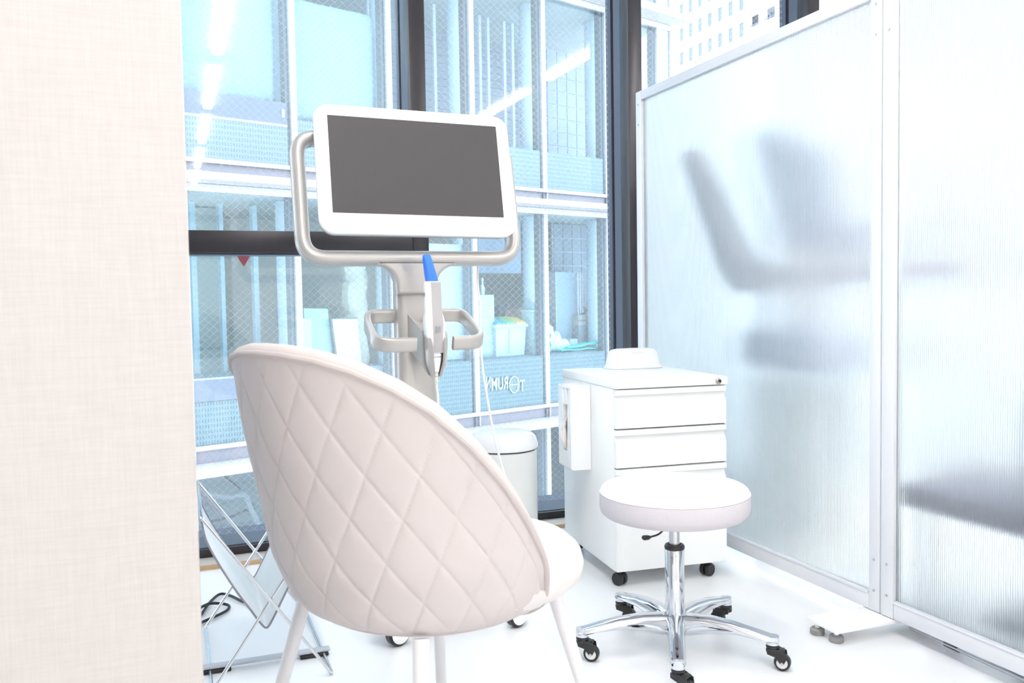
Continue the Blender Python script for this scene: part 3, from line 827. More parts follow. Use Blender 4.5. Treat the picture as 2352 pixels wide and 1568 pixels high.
bm = bmesh.new(); rings(bm, [rr_ring(z, a, b, cx, cy, .6) for z, a, b, cx, cy in ((.2455, .0165, .013, -.005, 0), (.262, .0155, .012, -.0085, 0), (.285, .0135, .0105, -.013, 0), (.303, .0120, .009, -.0165, 0), (.312, .0105, .0075, -.018, 0), (.315, .007, .005, -.0185, 0))]); new_obj('tip', bm, blue_tip, wd, ang=60)
# strain relief and cable
bm = bmesh.new()
for k in range(8): lathe(bm, [(.0045 - k * .0003, 0), (.0062 - k * .0003, .0012), (.0062 - k * .0003, .0026), (.0045 - k * .0003, .0038)], c=(.002, 0, .004 - k * .0043), n=14)
new_obj('strain_relief', bm, cream_cord, wd)
tube_obj('cable', smooth_path([(.002, 0, .004), (.002, .001, -.03), (.006, .003, -.07), (.002, .012, -.14), (-.02, .05, -.30), (-.03, .10, -.50), (-.02, .12, -.58)], 8), .0032, cream_cord, wd)
# power cable from the back of the cart
tag(tube_obj('power_cable', smooth_path([ony(1098, 600, 2.47), ony(1097, 650, 2.47), ony(1103, 705, 2.47), ony(1103, 760, 2.47), ony(1107, 830, 2.47), ony(1117, 900, 2.46), ony(1132, 985, 2.45), ony(1150, 1060, 2.44), ony(1172, 1140, 2.42), ony(1190, 1240, 2.40), ony(1160, 1330, 2.42), onz(1120, 1420, .006), onz(1000, 1390, .006)], 8), .0036, white_cord),
    'thin white cable hanging down from the monitor frame to the floor', 'cable')

# ================================================================== FOLDING SLING BASKET
fb = thing('sling_basket', 'folding chrome-framed luggage basket with pale cloth sling beside the papered wall', 'basket', (0, 0, 0))
Yn, Yf = 2.157, 2.62
xa, xb, zt3 = .056, .335, .405
RW = .0042
for Y in (Yn, Yf):
    # bar falling from upper left to lower right, and its partner
    pass
pth = round_path([(xa - .01, Yn, zt3 + .015), (xb, Yn, .006), (xb, Yf, .006), (xa - .01, Yf, zt3 + .015)], .012, seg=4, closed=True)
tube_obj('frame_loop', pth, RW, wire_chrome, fb, closed=True)
pth = round_path([(xb + .01, Yn + .011, zt3 + .015), (xa, Yn + .011, .006), (xa, Yf - .011, .006), (xb + .01, Yf - .011, zt3 + .015)], .012, seg=4, closed=True)
tube_obj('frame_loop', pth, RW, wire_chrome, fb, closed=True)
for Y, dy in ((Yn, 1), (Yf, -1)):
    bm = bmesh.new(); lathe(bm, [(.0001, -.012), (.0062, -.012), (.0062, .005), (.004, .008), (.0001, .008)], n=16, M=Matrix.Translation(((xa + xb) / 2, Y + (.005 if dy > 0 else -.005), .205)) @ Matrix.Rotation(PI / 2, 4, 'X')); new_obj('pivot', bm, wire_chrome, fb)
bm = bmesh.new(); bx(bm, xa - .02, xb + .018, 2.288, 2.312, .0105, .0185, bev=.003); bar = new_obj('spreader_bar', bm, mat('pale_grey_bar', (.50, .53, .58), .4, noise=.02), fb)
for x0, x1 in ((xa - .018, xa + .05), (xb - .06, xb + .012)):
    box('rubber_grip', x0, x1, 2.284, 2.3115, .0012, .010, black_plastic, bar, bev=.002)
# sling cloth: U profile between the two top bars, near and far edges scooped
def sling_prof(tt):
    pts = [(xa - .012, .418), (xa - .002, .36), (.080, .300), (.118, .232), (.150, .185), (.172, .150), (.186, .135), (.200, .150), (.222, .19), (.250, .245), (.285, .31), (.322, .375), (xb + .012, .418)]
    P = smooth_path([(x, 0, z) for x, z in pts], 4)
    f = tt * (len(P) - 1); i = min(int(f), len(P) - 2)
    return P[i].lerp(P[i + 1], f - i)
bm = bmesh.new(); NUs, NVs = 60, 14; grid = []
for j in range(NVs + 1):
    row = []
    for i in range(NUs + 1):
        t_ = i / NUs; p = sling_prof(t_)
        sc_ = 1 - 2 * j / NVs
        hw = .205
        row.append(Vector(((p.x), (Yn + Yf) / 2 - sc_ * hw, p.z + .004 * math.sin(j * .9 + i * .2))))
    grid.append(row)
V = [[bm.verts.new(p) for p in r] for r in grid]
for a, b in zip(V, V[1:]):
    for i in range(NUs): bm.faces.new((a[i], a[i + 1], b[i + 1], b[i]))
bmesh.ops.solidify(bm, geom=bm.faces[:], thickness=.0015)
cl = new_obj('cloth', bm, sling, fb, ang=60)
for j in (0, NVs): tube_obj('cloth_piping', grid[j], .0026, piping, fb, n=8)
bm = bmesh.new()
for j, y in enumerate((2.30, 2.47)):
    pass
rs = []
for (x, z, wy) in ((.052, .395, .02), (.075, .36, .035), (.10, .325, .05), (.108, .30, .045), (.100, .283, .02)):
    rs.append([Vector((x, 2.60 - .01 + wy * math.cos(2 * PI * k / 12) * .5, z + .003 * math.sin(2 * PI * k / 12))) for k in range(12)])
rings(bm, rs); new_obj('strap_flap', bm, mat('mauve_strap', (.33, .29, .36), .6, noise=.03), fb)
# black cable on the floor
tag(tube_obj('floor_cable', smooth_path([onz(600, 1392, .006), onz(560, 1382, .007), onz(530, 1368, .009), onz(505, 1364, .008), onz(480, 1385, .007), onz(462, 1410, .007), onz(455, 1400, .013), onz(480, 1386, .016), onz(510, 1386, .010), onz(526, 1391, .007), onz(520, 1402, .006), onz(490, 1417, .006), onz(465, 1428, .006), onz(440, 1440, .006)], 6), .0042, mat('black_cable', (.02, .02, .03), .5, noise=.03)),
    'black cable looping on the floor beside the sling basket', 'cable')

#@@EXTERIOR@@
# ================================================================== BUILDING ACROSS THE ALLEY
TH_B = R_(19.75); D0 = 9.1
UB = Vector((math.cos(TH_B), math.sin(TH_B), 0)); NB = Vector((-math.sin(TH_B), math.cos(TH_B), 0))
def bp(px, py, v=0.):
    """picture point -> (u, z) on the plane v metres behind the facade glass"""
    d = ray(px, py); h = d * ((D0 + v) / NB.dot(d))
    return h.dot(UB), h.z + HC
def bloc(u, v, z):
    return UB * u + NB * (D0 + v) + Vector((0, 0, z))
frame_w = mat('white_facade_aluminium', (.54, .55, .59), .35, noise=.015, nscale=3)
ledge_w = mat('white_ledge_cladding', (.50, .50, .52), .5, noise=.03, nscale=4)
spandrel_m = mat('pale_grey_spandrel', (.29, .29, .34), .5, noise=.03, nscale=3)
inner_dk = mat('grey_inner_reveal', (.19, .21, .23), .5, noise=.04, nscale=5)
room_up = mat('blue_grey_interior', (.36, .42, .50), .7, noise=.06, nscale=2)
room_lo = mat('pale_sage_interior', (.50, .53, .49), .7, noise=.08, nscale=1.5)
room_bt = mat('dark_teal_interior', (.13, .16, .17), .7, noise=.2, nscale=2)
ceil_m = mat('sage_ceiling', (.46, .53, .53), .7, noise=.03, nscale=2)
col_m = mat('pale_round_column', (.44, .53, .59), .5, noise=.02, nscale=3)
post_m = mat('pale_lilac_post', (.62, .68, .80), .5, noise=.02, nscale=3)
plank_m = mat('blue_grey_lap_siding', (.34, .38, .45), .7, noise=.12, nscale=2)
sheet_m = mat('pale_cyan_sheeting', (.62, .80, .84), .6, noise=.05, nscale=1.2, bump=.4)
counter_m = mat('teal_grey_counter', (.22, .30, .34), .5, noise=.05, nscale=4)
slate_band = mat('slate_blue_panel', (.19, .20, .26), .45, noise=.04, nscale=3)
frit_lo = frit_mat('teal_fritted_panel', (.17, .245, .27), (.06, .11, .13))
frit_up = frit_mat('pale_fritted_panel', (.25, .31, .36), (.13, .18, .23))
BO = thing('glass_building', 'glass-fronted building across the alley with white mullions and ledges', 'building', (0, 0, 0), TH_B)
BO.rotation_euler = (0, 0, TH_B)
def bbox(name, u0, u1, v0, v1, z0, z1, m, parent=None, bev=0., root=True):
    bm = bmesh.new(); bx(bm, u0, u1, D0 + v0, D0 + v1, z0, z1, bev=bev)
    return new_obj(name, bm, m, parent if parent is not None else BO)
U0 = 4.67 - 3 * 1.2573; NBAY = 8
UE = [U0 + 1.2573 * i for i in range(NBAY)] + [10.87]          # mullion lines
UEND = 11.17; SH = 2.984
ZK = [-.59 + SH * k for k in (-1, 0, 1, 2)]
for k, zr in enumerate(ZK):
    # floor slab, ceiling, back wall
    bbox('floor_slab', U0 - 1, UEND - .1, .16, 6, zr - .20, zr, ceil_m)
    bbox('ceiling_panel', U0 - 1, UEND - .1, .16, 6, zr + 2.66, zr + SH - .2005, ceil_m)
    wm = (room_bt, room_lo, room_up, room_up)[k]
    bbox('back_wall', U0 - 1, UEND - .12, 2.75, 2.9, zr + .001, zr + 2.659, wm)
    if k < 2: bbox('end_wall', UEND - .28, UEND - .12, .30, 2.749, zr + .001, zr + 2.659, wm)
    bbox('spandrel', U0 - 1, UEND, .0, .155, zr - .20, zr - .036, spandrel_m)
    lg = bbox('ledge', U0 - 1, UEND + .12, -.35, -.005, zr - .205, zr - .170, ledge_w, bev=.004)
    for i in range(5):
        bbox('soffit_slat', U0 - 1, UEND + .12, -.345 + i * .068, -.345 + i * .068 + .058, zr - .245, zr - .2055, ledge_w, parent=lg)
    bbox('bottom_rail', U0 - 1, UEND, -.045, .05, zr - .034, zr + .012, frame_w, bev=.004)
    bbox('head_rail', U0 - 1, UEND, -.02, .05, zr + 2.655, zr + 2.735, frame_w, bev=.004)
    bbox('ledge_upstand', U0 - 1, UEND, -.02, .15, zr + 2.74, zr + SH - .206, spandrel_m)
    for i, u in enumerate(UE):
        m_ = bbox('facade_mullion', u - .036, u - .004, -.015, .04, zr + .013, zr + 2.654, frame_w, bev=.003)
        m2 = bbox('mullion_half', u + .001, u + .031, -.015, .04, zr + .013, zr + 2.654, frame_w, parent=m_, bev=.003)
        bbox('inner_fin', u - .075, u + .03, .055, .16, zr + .013, zr + 2.654, inner_dk, parent=m_)
        # bracket below
        bbox('bracket', u - .06, u - .045, -.03, -.002, zr - .165, zr - .04, inner_dk, parent=m_)
        bbox('bracket', u + .01, u + .025, -.03, -.002, zr - .165, zr - .04, frame_w, parent=m_)
        if i < len(UE) - 1:
            bbox('facade_pane', u + .039, UE[i + 1] - .043, .0, .006, zr + .013, zr + 2.654, M_bglass)
    bbox('facade_pane', 10.87 + .039, UEND - .03, .0, .006, zr + .013, zr + 2.654, M_bglass)
    bbox('corner_post', UEND - .028, UEND, -.03, .03, zr + .013, zr + 2.654, frame_w)
# fritted parapets and counters
def frit(k, i0, i1, z1, m):
    for i in range(i0, i1):
        a, b = UE[i] + .045, UE[i + 1] - .08
        bbox('frit_panel', a, b, .012, .03, ZK[k] + .014, z1, m)
frit(1, 0, 4, -.125, frit_lo); frit(1, 4, 8, .105, frit_lo)
frit(2, 0, 3, 2.83, frit_up); frit(2, 3, 8, 2.93, frit_up)
frit(3, 0, 8, 5.9, frit_up)
bbox('counter', U0 - 1, UEND - .2, .17, .95, -.45, .112, counter_m)
bbox('slate_panel', UE[0] + .05, UE[3] - .08, .012, .05, -.118, .11, slate_band)
bbox('slate_panel', UE[0] + .05, UE[3] - .08, .012, .05, 2.86, 3.095, slate_band)
bbox('slate_trim', UE[0] + .05, UE[3] - .08, .008, .054, 2.832, 2.858, frame_w)
bbox('slate_trim', UE[0] + .05, UE[3] - .08, .008, .054, .1105, .126, frame_w)
bbox('slate_trim', UE[0] + .05, UE[3] - .08, .008, .054, -.1245, -.1185, black_gasket)
bbox('counter', U0 - 1, UEND - .2, .20, .95, 2.42, 2.93, slate_band)
u_, z_ = bp(654, 255, -.01)
hnd = bbox('latch', u_ - .03, u_ + .0, -.006, .011, 2.93, 3.02, frame_w)
# upper storey: lap siding on the far wall, round columns, hanging posts, slabs built as a grid reflected in the glass
for k in (2,):
    z = 2.95
    while z < 5.0:
        bbox('plank', U0 + 1.0, UE[7] + .3, 2.30, 2.34, z, z + .112, plank_m); z += .118
for i in range(2, 9):
    for k, (z0, z1) in ((1, (.1135, 2.065)), (2, (2.9315, 5.05))):
        u_, _z = bp((870, 1045, 1209, 1357)[i - 3], 300, .45) if 3 <= i <= 6 else (UE[i] + .62 + .33, 0)
        if 3 <= i <= 6 or i == 2:
            if i == 2: u_ = bp(652, 600, .45)[0]
            bm = bmesh.new(); lathe(bm, [(.0001, z0), (.085, z0), (.085, z1), (.0001, z1)], c=(u_, D0 + .45, 0), n=24); new_obj('round_column', bm, col_m, BO)
for px in (848, 997, 1101, 1120, 1157, 1176, 1194, 1231):
    u_, _z = bp(px, 100, 1.2); bbox('hanging_post', u_ - .022, u_ + .022, 1.18, 1.22, 2.95, 5.04, post_m)
def grid_reflection(v, p0, p1, z0, z1, nc, nr, m):  # solid slabs standing in for a grid reflection on the facade glass
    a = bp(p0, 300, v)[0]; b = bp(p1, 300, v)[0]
    bbox('reflection_backing', a, b, v + .02, v + .05, z0, z1, post_m)
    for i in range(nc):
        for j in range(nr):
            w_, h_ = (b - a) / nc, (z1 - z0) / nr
            bbox('reflection_cell', a + i * w_ + .008, a + (i + 1) * w_ - .008, v, v + .019, z0 + j * h_ + .008, z0 + (j + 1) * h_ - .008, m)
grid_reflection(1.6, 1258, 1346, 2.95, 4.95, 4, 9, room_up)
grid_reflection(1.0, 1268, 1352, .75, 2.05, 4, 6, mat('slate_reflection_cell', (.25, .31, .37), .5, noise=.06, nscale=4))
# sheeting behind the two upper left bays
t = thing('hanging_sheet', 'pale cyan sheet covering the upper left bay of the opposite building', 'sheet', (0, 0, 0)); t.rotation_euler = (0, 0, TH_B)
def wavy(u0, u1, v, z0, z1, m, parent, amp=.012, name='sheet'):
    bm = bmesh.new(); V = []
    for j in range(25):
        V.append([bm.verts.new((u0 + (u1 - u0) * i / 30, D0 + v + amp * math.sin(i * .5 + j * .35) * math.sin(j * .3 + i * .13), z0 + (z1 - z0) * j / 24)) for i in range(31)])
    for a, b in zip(V, V[1:]):
        for i in range(30): bm.faces.new((a[i], a[i + 1], b[i + 1], b[i]))
    bmesh.ops.solidify(bm, geom=bm.faces[:], thickness=.004)
    return new_obj(name, bm, m, parent, ang=180)
wavy(UE[2] + .05, UE[3] - .13, .20, 3.10, 5.0, sheet_m, t)
t = thing('hanging_sheet', 'pale cyan sheet with a sloping top edge, behind the bay just left of the monitor', 'sheet', (0, 0, 0)); t.rotation_euler = (0, 0, TH_B)
wavy(UE[3] + .05, UE[4] - .09, .20, 2.97, 4.32, sheet_m, t)
wavy(UE[2] - 1.2, UE[2] - .1, .20, 3.10, 5.0, sheet_m, t, name='side_sheet')
def bthing(name, label, cat, group=None):
    t = thing(name, label, cat, (0, 0, 0), TH_B, group); return t
def bb(name, p0, p1, y0, y1, v, dv, m, parent, bev=0.):
    """box whose front face fills the given outline seen at depth v; returns extents"""
    u0, _a = bp(p0, (y0 + y1) / 2, v); u1, _a = bp(p1, (y0 + y1) / 2, v)
    _a, zt_ = bp((p0 + p1) / 2, y0, v); _a, zb2 = bp((p0 + p1) / 2, y1, v)
    return bbox(name, u0, u1, v, v + dv, zb2, zt_, m, parent, bev), (u0, u1, zb2, zt_)
CT = .114
def on_counter(p0, p1, y0, v, dv, m, parent, name='body', bev=.0, z0=CT):
    u0 = bp(p0, 700, v)[0]; u1 = bp(p1, 700, v)[0]; zt_ = bp((p0 + p1) / 2, y0, v)[1]
    return bbox(name, u0, u1, v, v + dv, z0, zt_, m, parent, bev), (u0, u1, z0, zt_)
aqua = mat('pale_aqua_plastic', (.52, .66, .69), .45, noise=.02, nscale=5)
aqua_d = mat('aqua_drawer_front', (.46, .60, .64), .4, noise=.02, nscale=5)
# drawer tower
t = bthing('plastic_drawer_tower', 'pale plastic five-drawer tower behind the opposite glass, left of the recycling bin', 'drawer unit')
o, (a, b, c, d) = on_counter(1098, 1135, 677, .30, .34, aqua, t, bev=.004)
for i in range(5):
    h = (d - c) / 5; bbox('drawer', a + .03, b - .03, .288, .2995, c + i * h + .025, c + (i + 1) * h - .02, aqua_d, t, bev=.006)
# spray bottle on it
t = bthing('spray_bottle', 'small pale bottle standing on the plastic drawer tower', 'bottle')
uu = bp(1104, 660, .42)[0]
bm = bmesh.new(); lathe(bm, [(.0001, d + .0005), (.03, d + .0005), (.032, d + .1), (.014, d + .15), (.012, d + .19), (.02, d + .2), (.02, d + .23), (.0001, d + .235)], c=(uu + .03, D0 + .42, 0), n=18); new_obj('body', bm, aqua, t)
# recycling bin
t = bthing('recycling_bin', 'pale aqua recycling bin with blue, green and yellow lids', 'bin')
u0 = bp(1139, 760, .22)[0]; u1 = bp(1208, 760, .22)[0]; zt_ = bp(1170, 752, .22)[1]
bm = bmesh.new(); rings(bm, [[Vector((x, D0 + y, z)) for x, y in ((a, .22 + e), (b, .22 + e), (b, .62 - e), (a, .62 - e))] for z, a, b, e in ((CT, u0 + .015, u1 - .02, .02), (zt_, u0, u1, 0))]); new_obj('body', bm, aqua, t)
bbox('rim', u0 - .03, u1 + .03, .20, .64, zt_ + .0005, zt_ + .045, aqua, t, bev=.01)
for q, (nm, cc) in enumerate((('blue', (.10, .42, .75)), ('green', (.22, .60, .30)), ('yellow', (.85, .62, .22)))):
    a = u0 + (u1 - u0) * (q + .04) / 3; b = u0 + (u1 - u0) * (q + .96) / 3
    bm = bmesh.new(); rings(bm, [[Vector((x, D0 + y, z)) for y, z in ((.215, zt_ + .046), (.215, zt_ + .065), (.40, zt_ + .13), (.62, zt_ + .145), (.62, zt_ + .046))] for x in (a, b)])
    l_ = new_obj('lid', bm, mat(nm + '_lid_plastic', cc, .4, noise=.03), t); l_['label'] = nm + ' lid'
bbox('panel_line', (u0 * .58 + u1 * .42) - .004, (u0 * .58 + u1 * .42) + .004, .2, .2195, CT + .04, zt_ - .02, aqua_d, t)
# cardboard, tall bin
t = bthing('cardboard_sheet', 'brown cardboard sheet leaning behind the recycling bin', 'cardboard')
bm = bmesh.new(); a = bp(1158, 760, .70)[0]; b = bp(1222, 760, .70)[0]
prism(bm, [(a, CT), (b + .12, CT), (b, .80), (a + .02, .74)], D0 + .68, D0 + .70); new_obj('sheet', bm, mat('brown_card', (.30, .24, .20), .8, noise=.06, nscale=4), t)
t = bthing('dark_carton', 'small dark carton standing behind the recycling bin lids', 'carton')
o, e = on_counter(1147, 1166, 699, .74, .12, mat('dark_card', (.16, .17, .19), .8, noise=.05), t)
t = bthing('tall_bin', 'tall narrow pale bin right of the recycling bin behind the opposite glass', 'bin')
u0 = bp(1222, 760, .2)[0]; u1 = bp(1240, 760, .2)[0]; zt_ = bp(1231, 716, .2)[1]
bm = bmesh.new(); rings(bm, [[Vector((x, D0 + y, z)) for x, y in ((a, .20 + e), (b, .20 + e), (b, .42 - e), (a, .42 - e))] for z, a, b, e in ((CT, u0 + .04, u1 - .01, .03), (zt_, u0, u1, 0))]); new_obj('body', bm, aqua, t)
bbox('rim', u0 - .02, u1 + .015, .18, .44, zt_ + .0005, zt_ + .03, aqua, t, bev=.006)
bbox('lid', u0 + .04, u1 + .012, .19, .43, zt_ + .031, zt_ + .14, aqua_d, t, bev=.01)
# blue-white board in the middle bay and header panels
t = bthing('pale_blue_board', 'large pale blue board standing behind the opposite glass right of the cart column', 'board')
u0 = bp(965, 700, .12)[0]; u1 = bp(1083, 700, .12)[0]
bbox('board', u0, u1, .20, .235, -.40 + .52, 1.62, mat('pale_blue_panel', (.46, .59, .67), .5, noise=.02, nscale=2), t)
bbox('edge_strip', u1 - .02, u1, .19, .199, .125, 1.62, frame_w, t)
t = bthing('banner_panel', 'blue-grey hanging header panel behind the opposite glass, right of the board', 'panel')
bb('panel', 1098, 1196, 470, 627, 1.0, .04, mat('blue_grey_panel', (.28, .36, .47), .6, noise=.04, nscale=2), t)
# bay beside the dark mullion
t = bthing('glossy_cabinet', 'tall pale cyan cabinet behind the opposite glass beside the dark mullion', 'cabinet')
o, (a, b, c, d) = on_counter(1277, 1325, 625, .70, .25, mat('cyan_lacquer', (.30, .41, .49), .4, noise=.03, nscale=2), t)
bbox('edge_strip', a - .012, a, .69, .96, CT, d, frame_w, t)
for i, (px, y1) in enumerate(((1327, 722), (1332, 720), (1337, 718), (1344, 705))):
    t = bthing('white_pipe', 'slim white upright pipe, %s to the right of the tall cyan cabinet' % ('nearest', 'second', 'third', 'fourth and shortest')[i], 'pipe', 'slim white pipes beside the cyan cabinet')
    u_, zt_ = bp(px, 625, .60); zb2 = bp(px, y1, .60)[1]
    bm = bmesh.new(); lathe(bm, [(.0001, zb2), (.012, zb2), (.012, zt_), (.0001, zt_)], c=(u_, D0 + .60, 0), n=10); new_obj('tube', bm, frame_w, t)
t = bthing('dark_pedestal', 'grey pedestal under the beige box beside the cyan cabinet', 'stand')
o, (a, b, c, d) = on_counter(1328, 1350, 747, .55, .2, mat('grey_stand', (.25, .29, .32), .6, noise=.04), t)
t = bthing('beige_box', 'small beige box on the grey pedestal by the dark mullion', 'box')
bbox('body', a + .01, b - .01, .56, .74, d + .001, d + .16, mat('beige_card', (.42, .40, .36), .7, noise=.05), t)
bbox('band', a + .008, b - .008, .555, .559, d + .065, d + .085, inner_dk, t)
t = bthing('wall_shelf_unit', 'shelf with small white equipment at the right end of the lower bay', 'shelf')
u0 = bp(1373, 720, .75)[0]
bbox('shelf', u0, u0 + .45, .62, .95, .63, .655, frame_w, t); bbox('equipment', u0 + .02, u0 + .16, .66, .85, .656, .86, aqua, t, bev=.01); bbox('equipment', u0 + .19, u0 + .40, .66, .85, .656, .80, aqua_d, t, bev=.01)
for q in range(3): bbox('wall_strip', u0 + .03 + q * .06, u0 + .045 + q * .06, .93, .95, .9, 1.32, frame_w, t)
bbox('bracket', u0, u0 + .02, .62, .95, .115, .63, inner_dk, t)
# plastic bag, white box, teal sheets
t = bthing('plastic_bag', 'crumpled white plastic bag slumped on the counter beside the teal sheets', 'bag')
bm = bmesh.new(); rs = []
u0, u1 = bp(1256, 780, .35)[0], bp(1318, 780, .35)[0]
random.seed(3)
for j in range(13):
    f = j / 12; x = u0 + (u1 - u0) * f; hh = .40 * (1 - f) ** .8 * (.86 + .2 * math.sin(j * 1.7)) + .02
    rs.append([Vector((x + .01 * math.sin(k * 2.1 + j), D0 + .36 + .10 * math.cos(2 * PI * k / 16) * (1 + .2 * math.sin(k * 3 + j * 2)) * (.5 + .5 * (1 - f)), CT + .003 + hh * .5 + hh * .5 * math.sin(2 * PI * k / 16) * (1 + .08 * math.sin(k * 5 + j * 3)))) for k in range(16)])
for r in rs:
    for p in r: p.z = max(p.z, CT + .002)
rings(bm, rs); new_obj('bag', bm, mat('white_film', (.68, .84, .90), .4, noise=.08, nscale=8, bump=.3), t, ang=30)
t = bthing('white_carton', 'small white carton behind the plastic bag', 'carton')
u0, u1 = bp(1309, 790, .5)[0], bp(1327, 790, .5)[0]
bbox('body', u0, u1, .50, .60, CT, CT + .16, aqua, t)
for q, (lab, z, a, tilt) in enumerate((('lower turquoise sheet lying flat on the counter by the dark mullion', CT + .012, 1284, 0), ('upper turquoise sheet lifted at its right end on the counter', CT + .045, 1300, .06))):
    t = bthing('turquoise_sheet', lab, 'sheet')
    u0, u1 = bp(a, 805, .25)[0], bp(1392 - q * 6, 805, .25)[0]
    bm = bmesh.new(); rs = []
    for j in range(12):
        f = j / 11; x = u0 + (u1 - u0) * f; zz = z + tilt * f + .006 * math.sin(j * 1.3)
        rs.append([Vector((x, D0 + y, zz + dz)) for y, dz in ((.20, 0), (.36, .006), (.36, .028), (.20, .022))])
    rings(bm, rs); new_obj('sheet', bm, mat('turquoise_plastic', (.05, .62, .62), .4, noise=.08, nscale=6), t)
# lower left bays
t = bthing('wrapped_column', 'column wrapped in crumpled brownish sheeting behind the opposite glass, left of the cart', 'column')
u_ = bp(815, 720, .55)[0]; bm = bmesh.new(); rs = []
random.seed(5)
for j in range(44):
    z = CT + (2.06 - CT) * j / 43
    rs.append([Vector((u_ + math.cos(2 * PI * k / 20) * (.155 + random.uniform(-.016, .016)) + .012 * math.sin(j * .6), D0 + .55 + math.sin(2 * PI * k / 20) * (.155 + random.uniform(-.016, .016)), z)) for k in range(20)])
rings(bm, rs); new_obj('wrapping', bm, mat('crumpled_wrap', (.47, .48, .42), .5, noise=.22, nscale=7, bump=.6), t, ang=25)
t = bthing('blue_panel', 'sky-blue panel leaning behind the opposite glass, left of the framed cream panel', 'panel')
u0, u1 = bp(716, 780, .40)[0], bp(756, 780, .40)[0]
bm = bmesh.new(); prism(bm, [(u0 - .10, CT), (u1 + .04, CT), (u1 - .02, .82), (u0 - .10, .83)], D0 + .38, D0 + .41); new_obj('board', bm, mat('sky_blue_board', (.36, .56, .66), .5, noise=.03, nscale=2), t)
t = bthing('mint_board', 'narrow pale panel leaning beside the sky-blue panel', 'panel')
u0, u1 = bp(692, 780, .34)[0], bp(715, 780, .34)[0]
bm = bmesh.new(); prism(bm, [(u0 + .05, CT), (u1, CT), (u1, .70), (u0, .72)], D0 + .33, D0 + .35); new_obj('board', bm, mat('pale_mint_board', (.58, .74, .74), .5, noise=.03, nscale=2), t)
t = bthing('framed_panel', 'cream panel with a thin dark frame leaning in front of the wrapped column', 'panel')
u0, u1 = bp(766, 790, .30)[0], bp(822, 790, .30)[0]
bm = bmesh.new(); prism(bm, [(u0 + .05, CT), (u1 + .05, CT), (u1, .70), (u0 - .02, .70)], D0 + .30, D0 + .32); o = new_obj('board', bm, mat('cream_board', (.62, .68, .62), .5, noise=.03, nscale=2), t)
bm = bmesh.new(); tube(bm, [(u0 + .05, D0 + .295, CT + .008), (u0 - .02, D0 + .295, .70), (u1, D0 + .295, .70)], .010, n=6); new_obj('frame_edge', bm, inner_dk, t)
for px, wd_, lab in ((519, .024, 'second pale post from the papered wall behind the lower left glass'), (596, .03, 'third pale post from the papered wall behind the lower left glass'), (454, .03, 'pale post right beside the papered wall behind the lower left glass')):
    t = bthing('pale_post', lab, 'post')
    u_ = bp(px, 700, .9)[0]; bbox('post', u_ - wd_, u_ + wd_, .96, 1.04, -.588, 2.065, mat('pale_aqua_post', (.40, .54, .60), .5, noise=.02), t)
t = bthing('back_room_board', 'pale sage wall board behind the lower left glass', 'board')
bbox('board', UE[1], UE[3] - .3, 1.5, 1.55, -.588, 2.06, mat('sage_board', (.46, .53, .50), .6, noise=.06, nscale=2), t)
bbox('batten', UE[2] + .1, UE[3] - .5, 1.48, 1.499, .45, .48, frame_w, t)
bbox('batten', UE[2] + .1, UE[3] - .5, 1.48, 1.499, .9, .92, frame_w, t)
# small bars given their own glow, inside the building
for i, (px, py) in enumerate(((1196, 491), (1197, 515), (1341, 503))):
    t = bthing('glowing_bar', ('small glowing bar inside the opposite building, upper one beside the monitor', 'small glowing bar inside the opposite building, lower one beside the monitor', 'small glowing bar inside the opposite building near the dark mullion')[i], 'lamp')
    v = (2.0, 2.6, 2.2)[i]
    u_, z_ = bp(px, py, v)
    bbox('diffuser', u_ - .05, u_ + .05, v, v + .06, z_ - .012, z_ + .012, mat('small_glowing_bar', (1, 1, 1), .5, emit=(1, .98, .95), es=6., noise=.001), t)
    bbox('stem', u_ - .004, u_ + .004, v + .02, v + .03, z_ + .0125, 2.069, frame_w, t)
# dark lower storey: sagging pipes
for i, pts in enumerate((((470, 1130), (520, 1140), (560, 1135), (575, 1165), (600, 1215)), ((480, 1200), (540, 1185), (570, 1172), (600, 1195)), ((500, 1080), (550, 1120), (590, 1170)))):
    P = []
    for p in pts:
        u_, z_ = bp(*p, .5); P.append(Vector((u_, D0 + .5 + .02 * i, max(z_, -3.5))))
    t = bthing('hanging_hose', ('thick grey hose sagging behind the lowest left glass', 'thin dark hose along the bottom of the lowest left glass', 'dark hose slanting down under the white ledge')[i], 'hose')
    tube_obj('hose', smooth_path(P, 6), (.035, .014, .012)[i], (inner_dk, black_gasket, black_gasket)[i], t)
# mirrored white lettering on the fritted glass
def letter(txt, p0, p1, y0, y1):
    u0, _ = bp(p0, (y0 + y1) / 2, -.01); u1, _ = bp(p1, (y0 + y1) / 2, -.01)
    zt_ = bp((p0 + p1) / 2, y0, -.01)[1]; zb2 = bp((p0 + p1) / 2, y1, -.01)[1]
    cu = bpy.data.curves.new('lettering', 'FONT'); cu.body = txt; cu.extrude = .001; cu.align_x = 'CENTER'; cu.offset = .012
    o = bpy.data.objects.new('lettering', cu); COL.objects.link(o); o.parent = SG
    bpy.context.view_layer.update()
    dx, dy = o.dimensions.x, o.dimensions.y
    o.scale = ((u1 - u0) / dx, (zt_ - zb2) / dy, 1)
    o.rotation_euler = (PI / 2, 0, PI)
    o.location = ((u0 + u1) / 2, D0 - .008, zb2)
    cu.materials.append(sign_m)
    bpy.context.view_layer.update()
    me = bpy.data.meshes.new_from_object(o.evaluated_get(bpy.context.evaluated_depsgraph_get()))
    mo = bpy.data.objects.new('lettering', me); COL.objects.link(mo); mo.parent = SG
    mo.location, mo.rotation_euler, mo.scale = o.location, o.rotation_euler, o.scale
    bpy.data.objects.remove(o)
sign_m = mat('pale_sign_film', (.40, .52, .57), .5, noise=.01)
